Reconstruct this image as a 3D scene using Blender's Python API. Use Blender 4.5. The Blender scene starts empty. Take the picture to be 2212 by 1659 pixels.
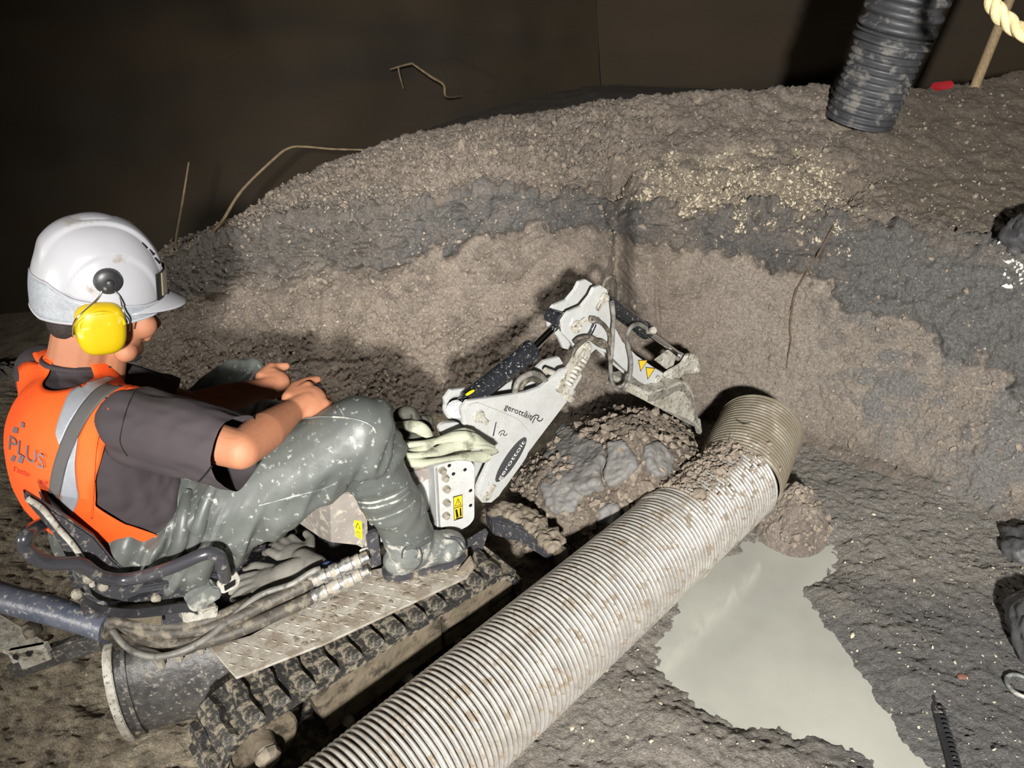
import bpy, bmesh, math, random
import numpy as np
from mathutils import Vector, Matrix
from mathutils.bvhtree import BVHTree
random.seed(7)
C = bpy.context.scene.collection
sc = bpy.context.scene
# ---------------------------------------------------------------- camera
H, PITCH, FPX = 1.7, math.radians(30), 1661.0
cd = bpy.data.cameras.new('camera'); cam = bpy.data.objects.new('camera', cd); C.objects.link(cam)
cam.location = (0, 0, H); cam.rotation_euler = (math.pi/2 - PITCH, 0, 0)
cd.sensor_fit = 'HORIZONTAL'; cd.sensor_width = 36; cd.lens = FPX/2212*36
cd.clip_start = .02; cd.clip_end = 60
sc.camera = cam
# ---------------------------------------------------------------- world and lamps
w = bpy.data.worlds.new('dark_cellar'); sc.world = w; w.use_nodes = True
w.node_tree.nodes['Background'].inputs[0].default_value = (.75, .85, 1, 1)
w.node_tree.nodes['Background'].inputs[1].default_value = .012
sc.view_settings.view_transform = 'Standard'; sc.view_settings.look = 'None'
sc.view_settings.exposure = .2; sc.view_settings.gamma = 1
def spot(name, loc, target, power, size_deg, blend, radius, col):
    l = bpy.data.lights.new(name, 'SPOT'); o = bpy.data.objects.new(name, l); C.objects.link(o)
    l.energy = power; l.spot_size = math.radians(size_deg); l.spot_blend = blend
    l.shadow_soft_size = radius; l.color = col
    o.location = loc
    o.rotation_euler = (Vector(target)-Vector(loc)).to_track_quat('-Z', 'Y').to_euler()
    return o
spot('work_lamp_left', (-2.9, -.55, 1.42), (-.1, 2.0, .7), 230, 100, .5, .09, (1, .95, .88))
spot('work_lamp_right', (.12, -1.9, 2.2), (1.0, 2.4, .45), 1500, 70, .7, .10, (1, .97, .93))
spot('bank_fill', (-.3, 1.5, 1.9), (-.62, 3.0, .15), 85, 62, .7, .10, (1, .97, .93))  # added fill light, unseen, brightens the left part of the bank

# ---------------------------------------------------------------- pixel -> place helpers (2212 x 1659 frame)
cp, sp = math.cos(PITCH), math.sin(PITCH)
O = np.array([0, 0, H])
def ray(px, py):
    x = (px-1106)/FPX; v = (py-829.5)/FPX
    return np.array([x, cp-v*sp, -sp-v*cp])
def Z(px, py, z=0.): d = ray(px, py); return O+d*((z-H)/d[2])
def Yp(px, py, y): d = ray(px, py); return O+d*(y/d[1])
def D(px, py, t): return O+ray(px, py)*t
def rot2(a):
    a = math.radians(a); return np.array([math.cos(a), math.sin(a), 0]), np.array([math.sin(a), -math.cos(a), 0])
def E3(a, s, z, ang):           # along, to the right, up in a frame turned by ang
    f, r = rot2(ang); return f*a+r*s+np.array([0, 0, z])
def S(px, py, s, ang):          # pixel ray meets the upright plane at offset s of that frame
    f, r = rot2(ang); d = ray(px, py); t = (s-O@r)/(d@r); return O+d*t
def as_fr(p, ang): f, r = rot2(ang); return float(p@f), float(p@r)

# ---------------------------------------------------------------- mesh helpers (all in world space, put under a root later)
def newmesh(name, verts, faces, smooth=False):
    m = bpy.data.meshes.new(name)
    m.from_pydata([tuple(map(float, v)) for v in verts], [], faces)
    m.validate(); m.update()
    if smooth: m.polygons.foreach_set('use_smooth', [True]*len(m.polygons))
    return m
def obj(name, mesh, mat=None, parent=None, label=None, cat=None, group=None, kind=None):
    o = bpy.data.objects.new(name, mesh); C.objects.link(o)
    if mat is not None:
        o.data.materials.clear(); o.data.materials.append(mat)
    if parent is not None:
        r = parent
        while r.parent: r = r.parent
        o.data.transform(Matrix.Translation(-Vector(r.location)))
        o.parent = parent
    if label: o['label'] = label
    if cat: o['category'] = cat
    if group: o['group'] = group
    if kind: o['kind'] = kind
    return o
def thing(name, loc, label, cat, group=None):
    o = bpy.data.objects.new(name, None); C.objects.link(o); o.location = tuple(map(float, loc)); o.empty_display_size = .05
    o['label'] = label; o['category'] = cat
    if group: o['group'] = group
    return o
def from_bm(bm, name='m', smooth=False, angle=None):
    m = bpy.data.meshes.new(name); bmesh.ops.recalc_face_normals(bm, faces=bm.faces); bm.to_mesh(m); bm.free()
    if smooth:
        m.polygons.foreach_set('use_smooth', [True]*len(m.polygons))
        if angle: m.set_sharp_from_angle(angle=math.radians(angle))
    return m
def V(p): return Vector(tuple(map(float, p)))
def nz(v): v = np.asarray(v, float); return v/np.linalg.norm(v)
def frame_of(d):
    d = nz(d); u = np.array([0, 0, 1.]) if abs(d[2]) < .9 else np.array([1., 0, 0])
    x = nz(np.cross(u, d)); y = np.cross(d, x); return x, y, d
def crs(P, n):                  # Catmull-Rom polyline
    P = np.asarray(P, float); k = len(P); t = np.linspace(0, k-1, n); i = np.minimum(t.astype(int), k-2); f = (t-i)
    f = f.reshape((-1,)+(1,)*(P.ndim-1))
    g = lambda j: P[np.clip(j, 0, k-1)]
    a, b, c_, d = g(i-1), g(i), g(i+1), g(i+2)
    return .5*((2*b)+(c_-a)*f+(2*a-5*b+4*c_-d)*f*f+(3*b-a-3*c_+d)*f**3)
def tube(path, r, seg=10, n=None, caps=True, smooth=True):
    P = np.asarray(path, float)
    if n: P = crs(P, n)
    k = len(P)
    R = np.asarray(r, float)*np.ones(k) if np.ndim(r) == 0 else np.interp(np.linspace(0, 1, k), np.linspace(0, 1, len(r)), r)
    T = np.gradient(P, axis=0); T /= np.linalg.norm(T, axis=1)[:, None]+1e-12
    x, y, _ = frame_of(T[0]); vs = []; fs = []
    for i in range(k):
        x = x-T[i]*(x@T[i]); x = nz(x); y = np.cross(T[i], x)
        for j in range(seg):
            a = 2*math.pi*j/seg; vs.append(P[i]+(x*math.cos(a)+y*math.sin(a))*R[i])
    for i in range(k-1):
        for j in range(seg):
            j2 = (j+1) % seg; fs.append((i*seg+j, i*seg+j2, (i+1)*seg+j2, (i+1)*seg+j))
    if caps:
        fs.append(tuple(range(seg-1, -1, -1))); fs.append(tuple((k-1)*seg+j for j in range(seg)))
    m = newmesh('tube', vs, fs, smooth)
    if smooth: m.set_sharp_from_angle(angle=math.radians(50))
    return m
def rod(p0, p1, r, seg=16, r1=None): return tube([p0, p1], [r, r if r1 is None else r1], seg)
def lathe(p0, axis, prof, seg=24, smooth=True):      # prof: (distance along the axis, radius)
    x, y, d = frame_of(axis); vs = []; fs = []; p0 = np.asarray(p0, float)
    for (h, r) in prof:
        for j in range(seg):
            a = 2*math.pi*j/seg; vs.append(p0+d*h+(x*math.cos(a)+y*math.sin(a))*max(r, 1e-5))
    k = len(prof)
    for i in range(k-1):
        for j in range(seg):
            j2 = (j+1) % seg; fs.append((i*seg+j, i*seg+j2, (i+1)*seg+j2, (i+1)*seg+j))
    fs.append(tuple(range(seg-1, -1, -1))); fs.append(tuple((k-1)*seg+j for j in range(seg)))
    m = newmesh('lathe', vs, fs, smooth)
    if smooth: m.set_sharp_from_angle(angle=math.radians(35))
    return m
def prism(poly, d, bevel=.0, seg=2):                 # 3-D outline pushed along d
    bm = bmesh.new(); d = np.asarray(d, float)
    a = [bm.verts.new(V(p)) for p in poly]; b = [bm.verts.new(V(np.asarray(p)+d)) for p in poly]; n = len(poly)
    f0 = bm.faces.new(a); f1 = bm.faces.new(b[::-1])
    for i in range(n): bm.faces.new((a[(i+1) % n], a[i], b[i], b[(i+1) % n]))
    bmesh.ops.recalc_face_normals(bm, faces=bm.faces)
    if bevel: 
        ed = [e for e in bm.edges if len(e.link_faces) == 2 and e.calc_face_angle(0) > .6]
        bmesh.ops.bevel(bm, geom=ed, offset=bevel, segments=seg, affect='EDGES', clamp_overlap=True)
    bmesh.ops.triangulate(bm, faces=[f for f in bm.faces if len(f.verts) > 4])
    m = from_bm(bm, 'prism', True, 30); return m
def box(c, ax, ay, az, bevel=.002, seg=2):           # centre and three full edge vectors
    c, ax, ay, az = [np.asarray(q, float) for q in (c, ax, ay, az)]
    b = c-(ax+ay+az)/2
    return prism([b, b+ax, b+ax+ay, b+ay], az, bevel, seg)
def rnd_poly(P, rad, n=5):                           # round the corners of a 2-D outline, rad per corner or one for all
    out = []; k = len(P); P = [np.asarray(p, float) for p in P]
    for i in range(k):
        r = rad[i] if hasattr(rad, '__len__') else rad
        a, b, c_ = P[i-1], P[i], P[(i+1) % k]
        u, v = a-b, c_-b; lu, lv = np.linalg.norm(u), np.linalg.norm(v); rr = min(r, lu*.48, lv*.48)
        if rr < 1e-4: out.append(b); continue
        p, q = b+u/lu*rr, b+v/lv*rr
        for t in np.linspace(0, 1, n): out.append((1-t)**2*p+2*t*(1-t)*b+t*t*q)
    return out
def join(ms):
    bm = bmesh.new()
    for m in ms: bm.from_mesh(m)
    out = bpy.data.meshes.new('joined'); bm.to_mesh(out); bm.free()
    for m in ms: bpy.data.meshes.remove(m)
    return out
def remesh(mesh, voxel, smooth=3, sub=0):
    o = bpy.data.objects.new('tmp', mesh); C.objects.link(o)
    r = o.modifiers.new('r', 'REMESH'); r.mode = 'VOXEL'; r.voxel_size = voxel; r.use_smooth_shade = True
    if smooth:
        s_ = o.modifiers.new('s', 'SMOOTH'); s_.factor = .5; s_.iterations = smooth
    dg = bpy.context.evaluated_depsgraph_get(); m = bpy.data.meshes.new_from_object(o.evaluated_get(dg))
    C.objects.unlink(o); bpy.data.objects.remove(o); bpy.data.meshes.remove(mesh)
    m.polygons.foreach_set('use_smooth', [True]*len(m.polygons)); return m
def capsule(p0, r0, p1, r1, seg=18):
    p0, p1 = np.asarray(p0, float), np.asarray(p1, float); d = p1-p0; L = np.linalg.norm(d); pr = []
    for a in np.linspace(-90, 0, 6): pr.append((r0*math.sin(math.radians(a)), r0*math.cos(math.radians(a))))
    for a in np.linspace(0, 90, 6): pr.append((L+r1*math.sin(math.radians(a)), r1*math.cos(math.radians(a))))
    return lathe(p0, d, pr, seg)
def ellipsoid(c, ax, ay, az, seg=20, rings=12):
    c, ax, ay, az = [np.asarray(q, float) for q in (c, ax, ay, az)]; vs = []; fs = []
    for i in range(rings+1):
        th = math.pi*i/rings
        for j in range(seg):
            ph = 2*math.pi*j/seg
            vs.append(c+az*math.cos(th)+(ax*math.cos(ph)+ay*math.sin(ph))*max(math.sin(th), 1e-4))
    for i in range(rings):
        for j in range(seg): fs.append((i*seg+j, (i+1)*seg+j, (i+1)*seg+(j+1) % seg, i*seg+(j+1) % seg))
    fs.append(tuple(range(seg))); fs.append(tuple(rings*seg+j for j in range(seg-1, -1, -1)))
    return newmesh('ell', vs, fs, True)
def chain(pts, rs):
    return [capsule(pts[i], rs[i], pts[i+1], rs[i+1]) for i in range(len(pts)-1)]
def co(mesh):
    a = np.empty(len(mesh.vertices)*3); mesh.vertices.foreach_get('co', a); return a.reshape(-1, 3)
def set_co(mesh, a): mesh.vertices.foreach_set('co', np.ascontiguousarray(a).ravel()); mesh.update()
def nrm(mesh):
    a = np.empty(len(mesh.vertices)*3); mesh.vertex_normals.foreach_get('vector', a); return a.reshape(-1, 3)

# ---------------------------------------------------------------- noise in numpy
_rs = np.random.RandomState(3); _perm = _rs.permutation(4096); _g = _rs.normal(size=(4096, 3)); _g /= np.linalg.norm(_g, axis=1)[:, None]
def perlin(P):
    P = np.asarray(P, float); i = np.floor(P).astype(np.int64); f = P-i; u = f*f*f*(f*(f*6-15)+10); out = np.zeros(len(P))
    for dx in (0, 1):
        for dy in (0, 1):
            for dz in (0, 1):
                h = _perm[(_perm[(_perm[(i[:, 0]+dx) & 4095]+i[:, 1]+dy) & 4095]+i[:, 2]+dz) & 4095]
                g = _g[h]; q = f-np.array([dx, dy, dz])
                wt = (u[:, 0] if dx else 1-u[:, 0])*(u[:, 1] if dy else 1-u[:, 1])*(u[:, 2] if dz else 1-u[:, 2])
                out += wt*(g*q).sum(1)
    return out*1.6
def fbm(P, o=3):
    s_ = 0; a = 1
    for k in range(o): s_ = s_+a*perlin(P*2**k+k*17.3); a *= .5
    return s_
def ridged(P, o=2):
    s_ = 0; a = 1
    for k in range(o): s_ = s_+a*(1-2*np.abs(perlin(P*2**k+k*9.1))); a *= .5
    return s_
def sst(e0, e1, x): t = np.clip((x-e0)/(e1-e0), 0, 1); return t*t*(3-2*t)

# ---------------------------------------------------------------- materials
def lin(r, g, b): return tuple(((c/255)/12.92 if c <= 10 else ((c/255+.055)/1.055)**2.4) for c in (r, g, b))
def mk(name, col, col2=None, scale=8, rough=.6, rough2=None, metal=0, bump=0, bscale=60, dirt=None, damt=0, dscale=9, spec=.5, coat=0, sss=0, stretch=None, detail=4):
    m = bpy.data.materials.new(name); m.use_nodes = True; nt = m.node_tree; N = nt.nodes; L = nt.links
    b = N['Principled BSDF']; tc = N.new('ShaderNodeTexCoord'); src = tc.outputs['Object']
    if stretch:
        mp = N.new('ShaderNodeMapping'); mp.inputs['Scale'].default_value = stretch; L.new(src, mp.inputs[0]); src = mp.outputs[0]
    b.inputs['Roughness'].default_value = rough; b.inputs['Metallic'].default_value = metal
    b.inputs['Specular IOR Level'].default_value = spec; b.inputs['Coat Weight'].default_value = coat
    if coat: b.inputs['Coat Roughness'].default_value = .15
    if sss:
        b.inputs['Subsurface Weight'].default_value = sss; b.inputs['Subsurface Radius'].default_value = (.012, .005, .003); b.inputs['Subsurface Scale'].default_value = 1
    def noise(s_, det=detail):
        n = N.new('ShaderNodeTexNoise'); n.inputs['Scale'].default_value = s_; n.inputs['Detail'].default_value = det; n.inputs['Roughness'].default_value = .6
        L.new(src, n.inputs['Vector']); return n.outputs['Fac']
    def ramp(f, a, c_):
        r = N.new('ShaderNodeMapRange'); r.inputs['From Min'].default_value = a; r.inputs['From Max'].default_value = c_; L.new(f, r.inputs[0]); return r.outputs[0]
    def mix(f, a, c_):
        x = N.new('ShaderNodeMix'); x.data_type = 'RGBA'; L.new(f, x.inputs[0])
        for i_, q in ((6, a), (7, c_)):
            if isinstance(q, tuple): x.inputs[i_].default_value = (*q[:3], 1)
            else: L.new(q, x.inputs[i_])
        return x.outputs[2]
    cur = col[:3]
    if col2: cur = mix(ramp(noise(scale), .35, .68), col, col2)
    if damt:
        f = ramp(noise(dscale, 8), .62-damt*.5, .7-damt*.35); cur = mix(f, cur, dirt)
        rr = N.new('ShaderNodeMix'); L.new(f, rr.inputs[0]); rr.inputs[2].default_value = rough; rr.inputs[3].default_value = .85 if rough2 is None else rough2; L.new(rr.outputs[0], b.inputs['Roughness'])
        if metal:
            rm = N.new('ShaderNodeMix'); L.new(f, rm.inputs[0]); rm.inputs[2].default_value = metal; rm.inputs[3].default_value = 0; L.new(rm.outputs[0], b.inputs['Metallic'])
    if isinstance(cur, tuple): b.inputs['Base Color'].default_value = (*cur, 1)
    else: L.new(cur, b.inputs['Base Color'])
    if bump:
        bn = N.new('ShaderNodeBump'); bn.inputs['Strength'].default_value = bump; bn.inputs['Distance'].default_value = .004
        L.new(noise(bscale, 6), bn.inputs['Height']); L.new(bn.outputs[0], b.inputs['Normal'])
    return m
MUD = lin(128, 118, 102); MUDP = lin(168, 160, 146); MUDD = lin(78, 72, 62)
M = {}
M['white'] = mk('white_paint', lin(180, 182, 180), lin(168, 169, 166), 14, .38, dirt=lin(160, 153, 138), damt=.09, dscale=130, bump=.08)
M['white_mud'] = mk('white_paint_muddy', lin(184, 182, 172), lin(142, 136, 123), 25, .45, dirt=lin(98, 92, 80), damt=.17, dscale=90, bump=.5, bscale=90)
M['greypanel'] = mk('grey_panel', lin(120, 114, 108), lin(140, 134, 126), 10, .5, dirt=MUDP, damt=.2, dscale=50, bump=.15)
M['darkmetal'] = mk('dark_painted_metal', lin(52, 52, 56), lin(66, 66, 70), 12, .4, dirt=lin(120, 114, 104), damt=.12, dscale=80, bump=.35, bscale=90)
M['blackgloss'] = mk('black_gloss_paint', lin(26, 28, 32), lin(40, 42, 46), 10, .22, dirt=lin(150, 147, 138), damt=.06, dscale=110, bump=.12, coat=.3)
M['blacktube'] = mk('black_tube_paint', lin(50, 50, 54), lin(60, 60, 64), 10, .28, dirt=lin(120, 116, 108), damt=.06, dscale=40, bump=.08, coat=.3)
M['chrome'] = mk('chrome_rod', (.75, .76, .78), None, rough=.1, metal=1)
M['steel'] = mk('steel_fitting', (.42, .41, .39), (.3, .3, .29), 30, .35, metal=.85, dirt=lin(140, 133, 118), damt=.3, dscale=40, bump=.3)
M['hose'] = mk('rubber_hose', lin(58, 54, 48), lin(82, 77, 68), 30, .55, dirt=lin(118, 110, 96), damt=.25, dscale=32, bump=.4, bscale=90)
M['hosegrey'] = mk('thin_hose', lin(96, 94, 90), lin(130, 127, 120), 22, .5, dirt=lin(70, 66, 60), damt=.2, dscale=30, bump=.2)
M['hoseblue'] = mk('bluish_hose_sleeve', lin(72, 78, 92), lin(98, 102, 112), 16, .35, dirt=lin(150, 148, 142), damt=.1, dscale=70, bump=.5, bscale=50)
M['track'] = mk('rubber_track', lin(38, 38, 38), lin(56, 54, 50), 20, .5, dirt=lin(122, 114, 98), damt=.27, dscale=55, bump=.9, bscale=90)
M['mudmetal'] = mk('mud_coated_metal', lin(116, 106, 90), lin(92, 84, 70), 16, .42, rough2=.35, dirt=lin(62, 57, 49), damt=.22, dscale=22, bump=1.0, bscale=60)
M['tread'] = mk('chequer_plate', lin(158, 153, 143), lin(142, 136, 125), 14, .5, dirt=lin(120, 111, 97), damt=.33, dscale=20, bump=.4, bscale=120)
M['mudcake'] = mk('caked_mud', lin(128, 118, 103), lin(98, 90, 78), 26, .75, bump=1, bscale=50)
M['bladesteel'] = mk('blade_steel', lin(58, 57, 57), lin(84, 82, 79), 24, .38, dirt=lin(130, 124, 114), damt=.13, dscale=90, bump=.8, bscale=60)
M['bolt'] = mk('bolt_head', lin(150, 144, 130), lin(120, 114, 102), 30, .5, bump=.2)
M['sticker'] = mk('yellow_sticker', lin(232, 182, 40), None, rough=.35)
M['stickerb'] = mk('bright_yellow_sticker', lin(248, 220, 30), None, rough=.3)
M['ink'] = mk('black_print', lin(22, 22, 24), None, rough=.4)
M['inkgrey'] = mk('dark_grey_decal', lin(62, 62, 64), None, rough=.4)
M['inkred'] = mk('red_print', lin(196, 50, 22), None, rough=.6)
M['inkwhite'] = mk('white_print', lin(205, 205, 200), None, rough=.5)
M['vestgrey'] = mk('grey_print', lin(105, 96, 104), None, rough=.5)
M['orange'] = mk('orange_fabric', lin(238, 88, 16), lin(230, 78, 12), 6, .75, bump=.25, bscale=300)
M['bandgrey'] = mk('dark_grey_band', lin(72, 70, 70), lin(80, 78, 78), 12, .8, bump=.1, bscale=300)
M['silver'] = mk('silver_reflective', lin(148, 151, 158), lin(132, 136, 143), 20, .4, metal=.15, bump=.12, bscale=200)
M['shirt'] = mk('black_cotton', lin(54, 47, 50), lin(48, 42, 45), 5, .85, bump=.12, bscale=350)
M['wader'] = mk('rubber_waders', lin(76, 80, 77), lin(90, 93, 89), 5, .44, rough2=.5, dirt=lin(150, 152, 146), damt=.045, dscale=60, bump=.25, bscale=24)
M['boot'] = mk('rubber_boot', lin(90, 94, 92), lin(110, 113, 109), 14, .42, rough2=.6, dirt=lin(170, 168, 158), damt=.22, dscale=30, bump=.3, bscale=70)
M['sole'] = mk('boot_sole', lin(44, 44, 48), lin(60, 60, 62), 20, .6, dirt=MUD, damt=.2, dscale=40, bump=.3)
M['skin'] = mk('skin', lin(168, 114, 84), lin(158, 104, 75), 9, .68, bump=.15, bscale=160, sss=.1)
M['hair'] = mk('dark_hair', lin(30, 24, 22), lin(44, 36, 32), 60, .6, bump=.8, bscale=200)
M['helmet'] = mk('white_helmet_shell', lin(170, 171, 176), lin(161, 161, 165), 4, .3, dirt=lin(136, 127, 114), damt=.09, dscale=14, coat=.2)
M['helmetgrey'] = mk('grey_reflective_band', lin(150, 155, 160), lin(132, 137, 144), 160, .45, bump=.15, bscale=400)
M['blackplastic'] = mk('black_plastic', lin(38, 38, 40), lin(52, 52, 54), 20, .4, dirt=lin(120, 116, 108), damt=.06, dscale=40, bump=.1)
M['yellow'] = mk('yellow_plastic', lin(196, 168, 14), lin(190, 160, 11), 6, .4, dirt=lin(214, 196, 110), damt=.04, dscale=20)
M['wire'] = mk('steel_wire', (.6, .6, .6), None, rough=.25, metal=1)
M['visor'] = mk('clear_visor_edge', lin(120, 112, 96), None, rough=.1)
M['sling'] = mk('pale_webbing', lin(166, 168, 148), lin(140, 142, 124), 12, .75, bump=.4, bscale=140, dirt=lin(104, 102, 88), damt=.15, dscale=16)
M['slingdark'] = mk('dark_webbing', lin(62, 62, 54), lin(78, 78, 68), 12, .8, bump=.4, bscale=140)
M['glove'] = mk('glove_cloth', lin(122, 119, 111), lin(98, 95, 88), 14, .85, bump=.3, bscale=150)
M['blue'] = mk('blue_hem', lin(44, 54, 98), None, rough=.8)
M['galv'] = mk('galvanised_pipe', lin(186, 183, 176), lin(156, 152, 145), 22, .36, metal=.5, dirt=lin(118, 108, 94), damt=.22, dscale=34, bump=.3, bscale=80)
M['galvrust'] = mk('stained_pipe_end', lin(150, 144, 130), lin(126, 118, 102), 9, .5, metal=.3, dirt=lin(112, 103, 86), damt=.4, dscale=10, bump=.3)
M['duct'] = mk('black_duct_plastic', lin(56, 57, 60), lin(74, 75, 77), 12, .48, dirt=lin(112, 110, 106), damt=.18, dscale=16, bump=.15)
M['wood'] = mk('wooden_handle', lin(160, 140, 108), lin(132, 112, 84), 20, .7, stretch=(6, 6, 1), bump=.3)
M['rope'] = mk('cream_rope', lin(226, 206, 160), lin(200, 178, 130), 40, .85, bump=.6, bscale=200)
M['red'] = mk('red_plastic', lin(150, 34, 40), None, rough=.5)
M['root'] = mk('brown_root', lin(74, 60, 46), lin(100, 84, 64), 40, .8, bump=.4)
M['twig'] = mk('pale_twig', lin(118, 102, 76), lin(88, 74, 54), 40, .8, bump=.4)
M['cable'] = mk('thin_grey_cable', lin(110, 106, 96), None, rough=.6)
M['brick'] = mk('brick_fragment', lin(118, 78, 64), lin(100, 68, 56), 20, .8, bump=.5)
M['pebble'] = mk('pale_pebble', lin(192, 182, 160), lin(146, 134, 114), 90, .6)
M['clayclod'] = mk('dark_clay', lin(102, 101, 99), lin(118, 115, 110), 9, .62, bump=.6, bscale=70)
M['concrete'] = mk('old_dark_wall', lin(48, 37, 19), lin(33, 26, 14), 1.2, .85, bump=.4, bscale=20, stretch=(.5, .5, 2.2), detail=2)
def soil_mat(name, rmin, rmax, bump=.5, speck=0):
    m = bpy.data.materials.new(name); m.use_nodes = True; nt = m.node_tree; N = nt.nodes; L = nt.links; b = N['Principled BSDF']
    at = N.new('ShaderNodeAttribute'); at.attribute_name = 'earth'; wt = N.new('ShaderNodeAttribute'); wt.attribute_name = 'wet'
    tc = N.new('ShaderNodeTexCoord')
    def noise(s_, d=6):
        n = N.new('ShaderNodeTexNoise'); n.inputs['Scale'].default_value = s_; n.inputs['Detail'].default_value = d; n.inputs['Roughness'].default_value = .65
        L.new(tc.outputs['Object'], n.inputs['Vector']); return n.outputs['Fac']
    mr = N.new('ShaderNodeMapRange'); mr.inputs['From Min'].default_value = .3; mr.inputs['From Max'].default_value = .7; mr.inputs['To Min'].default_value = .6; mr.inputs['To Max'].default_value = 1.4
    L.new(noise(110), mr.inputs[0])
    mx = N.new('ShaderNodeMix'); mx.data_type = 'RGBA'; mx.blend_type = 'MULTIPLY'; mx.inputs[0].default_value = 1; L.new(at.outputs['Color'], mx.inputs[6]); L.new(mr.outputs[0], mx.inputs[7])
    cur = mx.outputs[2]
    vo = N.new('ShaderNodeTexVoronoi'); vo.inputs['Scale'].default_value = 95; L.new(tc.outputs['Object'], vo.inputs['Vector'])
    sep = N.new('ShaderNodeSeparateColor'); L.new(vo.outputs['Color'], sep.inputs[0])
    g1 = N.new('ShaderNodeMath'); g1.operation = 'GREATER_THAN'; g1.inputs[1].default_value = .965; L.new(sep.outputs[0], g1.inputs[0])
    g2 = N.new('ShaderNodeMath'); g2.operation = 'LESS_THAN'; g2.inputs[1].default_value = .30; L.new(vo.outputs['Distance'], g2.inputs[0])
    g3 = N.new('ShaderNodeMath'); g3.operation = 'MULTIPLY'; L.new(g1.outputs[0], g3.inputs[0]); L.new(g2.outputs[0], g3.inputs[1])
    x2 = N.new('ShaderNodeMix'); x2.data_type = 'RGBA'; L.new(g3.outputs[0], x2.inputs[0]); L.new(cur, x2.inputs[6]); x2.inputs[7].default_value = (.5, .44, .34, 1)
    L.new(x2.outputs[2], b.inputs['Base Color'])
    rr = N.new('ShaderNodeMapRange'); rr.inputs['To Min'].default_value = rmax; rr.inputs['To Max'].default_value = rmin; L.new(wt.outputs['Fac'], rr.inputs[0]); L.new(rr.outputs[0], b.inputs['Roughness'])
    bn = N.new('ShaderNodeBump'); bn.inputs['Strength'].default_value = bump; bn.inputs['Distance'].default_value = .012
    ad = N.new('ShaderNodeMath'); ad.operation = 'ADD'; L.new(noise(60, 10), ad.inputs[0]); L.new(noise(190, 6), ad.inputs[1])
    L.new(ad.outputs[0], bn.inputs['Height']); L.new(bn.outputs[0], b.inputs['Normal'])
    b.inputs['Specular IOR Level'].default_value = .45
    return m
M['soil'] = soil_mat('layered_soil', .17, .93, 1.); M['floor'] = soil_mat('muddy_floor', .2, .85, .9)
def soil_attrs(mesh, col, wet):
    a = mesh.attributes.new('earth', 'FLOAT_COLOR', 'POINT'); a.data.foreach_set('color', np.ascontiguousarray(np.hstack([col, np.ones((len(col), 1))]), dtype=np.float32).ravel())
    b = mesh.attributes.new('wet', 'FLOAT', 'POINT'); b.data.foreach_set('value', np.ascontiguousarray(wet, dtype=np.float32))
def grid_mesh(P, smooth=True):                       # P: rows x cols x 3
    n, k = P.shape[:2]; idx = np.arange(n*k).reshape(n, k)
    q = np.stack([idx[:-1, :-1], idx[:-1, 1:], idx[1:, 1:], idx[1:, :-1]], -1).reshape(-1, 4)
    m = bpy.data.meshes.new('grid'); m.vertices.add(n*k); m.vertices.foreach_set('co', np.ascontiguousarray(P, dtype=np.float32).ravel())
    m.loops.add(len(q)*4); m.loops.foreach_set('vertex_index', q.ravel().astype(np.int32))
    m.polygons.add(len(q)); m.polygons.foreach_set('loop_start', np.arange(0, len(q)*4, 4, dtype=np.int32))
    m.update(calc_edges=True)
    if smooth: m.polygons.foreach_set('use_smooth', [True]*len(m.polygons))
    return m
# ================================================================ the earth bank round the pit
COLS = [  # pixel column: toe, clay foot, clay head, crest rows, how far the crest stands back
 (-700, 900, 870, 865, 855, .3), (-300, 880, 850, 845, 835, .3), (60, 860, 815, 805, 790, .3), (200, 855, 740, 710, 690, .3), (300, 850, 690, 640, 582, .35),
 (400, 850, 640, 570, 526, .42), (500, 858, 612, 525, 478, .5), (620, 870, 576, 480, 408, .6), (760, 880, 565, 474, 340, .7),
 (900, 895, 556, 452, 296, .72), (1050, 900, 515, 412, 262, .7), (1200, 900, 484, 425, 237, .68), (1340, 902, 506, 418, 217, .66),
 (1480, 908, 532, 462, 205, .66), (1620, 930, 580, 450, 197, .66), (1780, 970, 622, 480, 192, .7), (1920, 1012, 684, 505, 188, .8),
 (2060, 1065, 765, 535, 178, .95), (2212, 1130, 860, 575, 150, 1.1), (2400, 1220, 950, 640, 120, 1.2), (2700, 1330, 1050, 750, 150, 1.2)]
ctrl = []
for (x, b_, cb, ct, cr_, dc) in COLS:
    p1 = Z(x, b_, 0); y0 = p1[1]
    out = nz([p1[0]-.25, p1[1]-1.6, 0]) if x > 1500 else np.array([0, 1., 0])
    def at(py, off):                                 # the pixel ray, cut where the bank has stepped back by off
        d = ray(x, py); q0 = p1+out*off
        t = ((q0-O)@out)/(d@out); return O+d*t
    p3, p4, p6 = at(cb, .075), at(ct, .13), at(cr_, dc)
    p2 = p1*.5+p3*.5; p2 = p2-out*.012
    p5 = at(ct*.52+cr_*.48, .13+(dc-.13)*.42)
    p0 = p1-out*.16; p0[2] = -.07
    p1 = p1.copy(); p1[2] = .012
    p7 = p6+out*.3+np.array([0, 0, -.16]); p8 = p6+out*2.4+np.array([0, 0, -.34])
    ctrl.append([p0, p1, p2, p3, p4, p5, p6, p7, p8])
ctrl = np.array(ctrl)
px_c = np.array([c_[0] for c_ in COLS], float)
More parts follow.
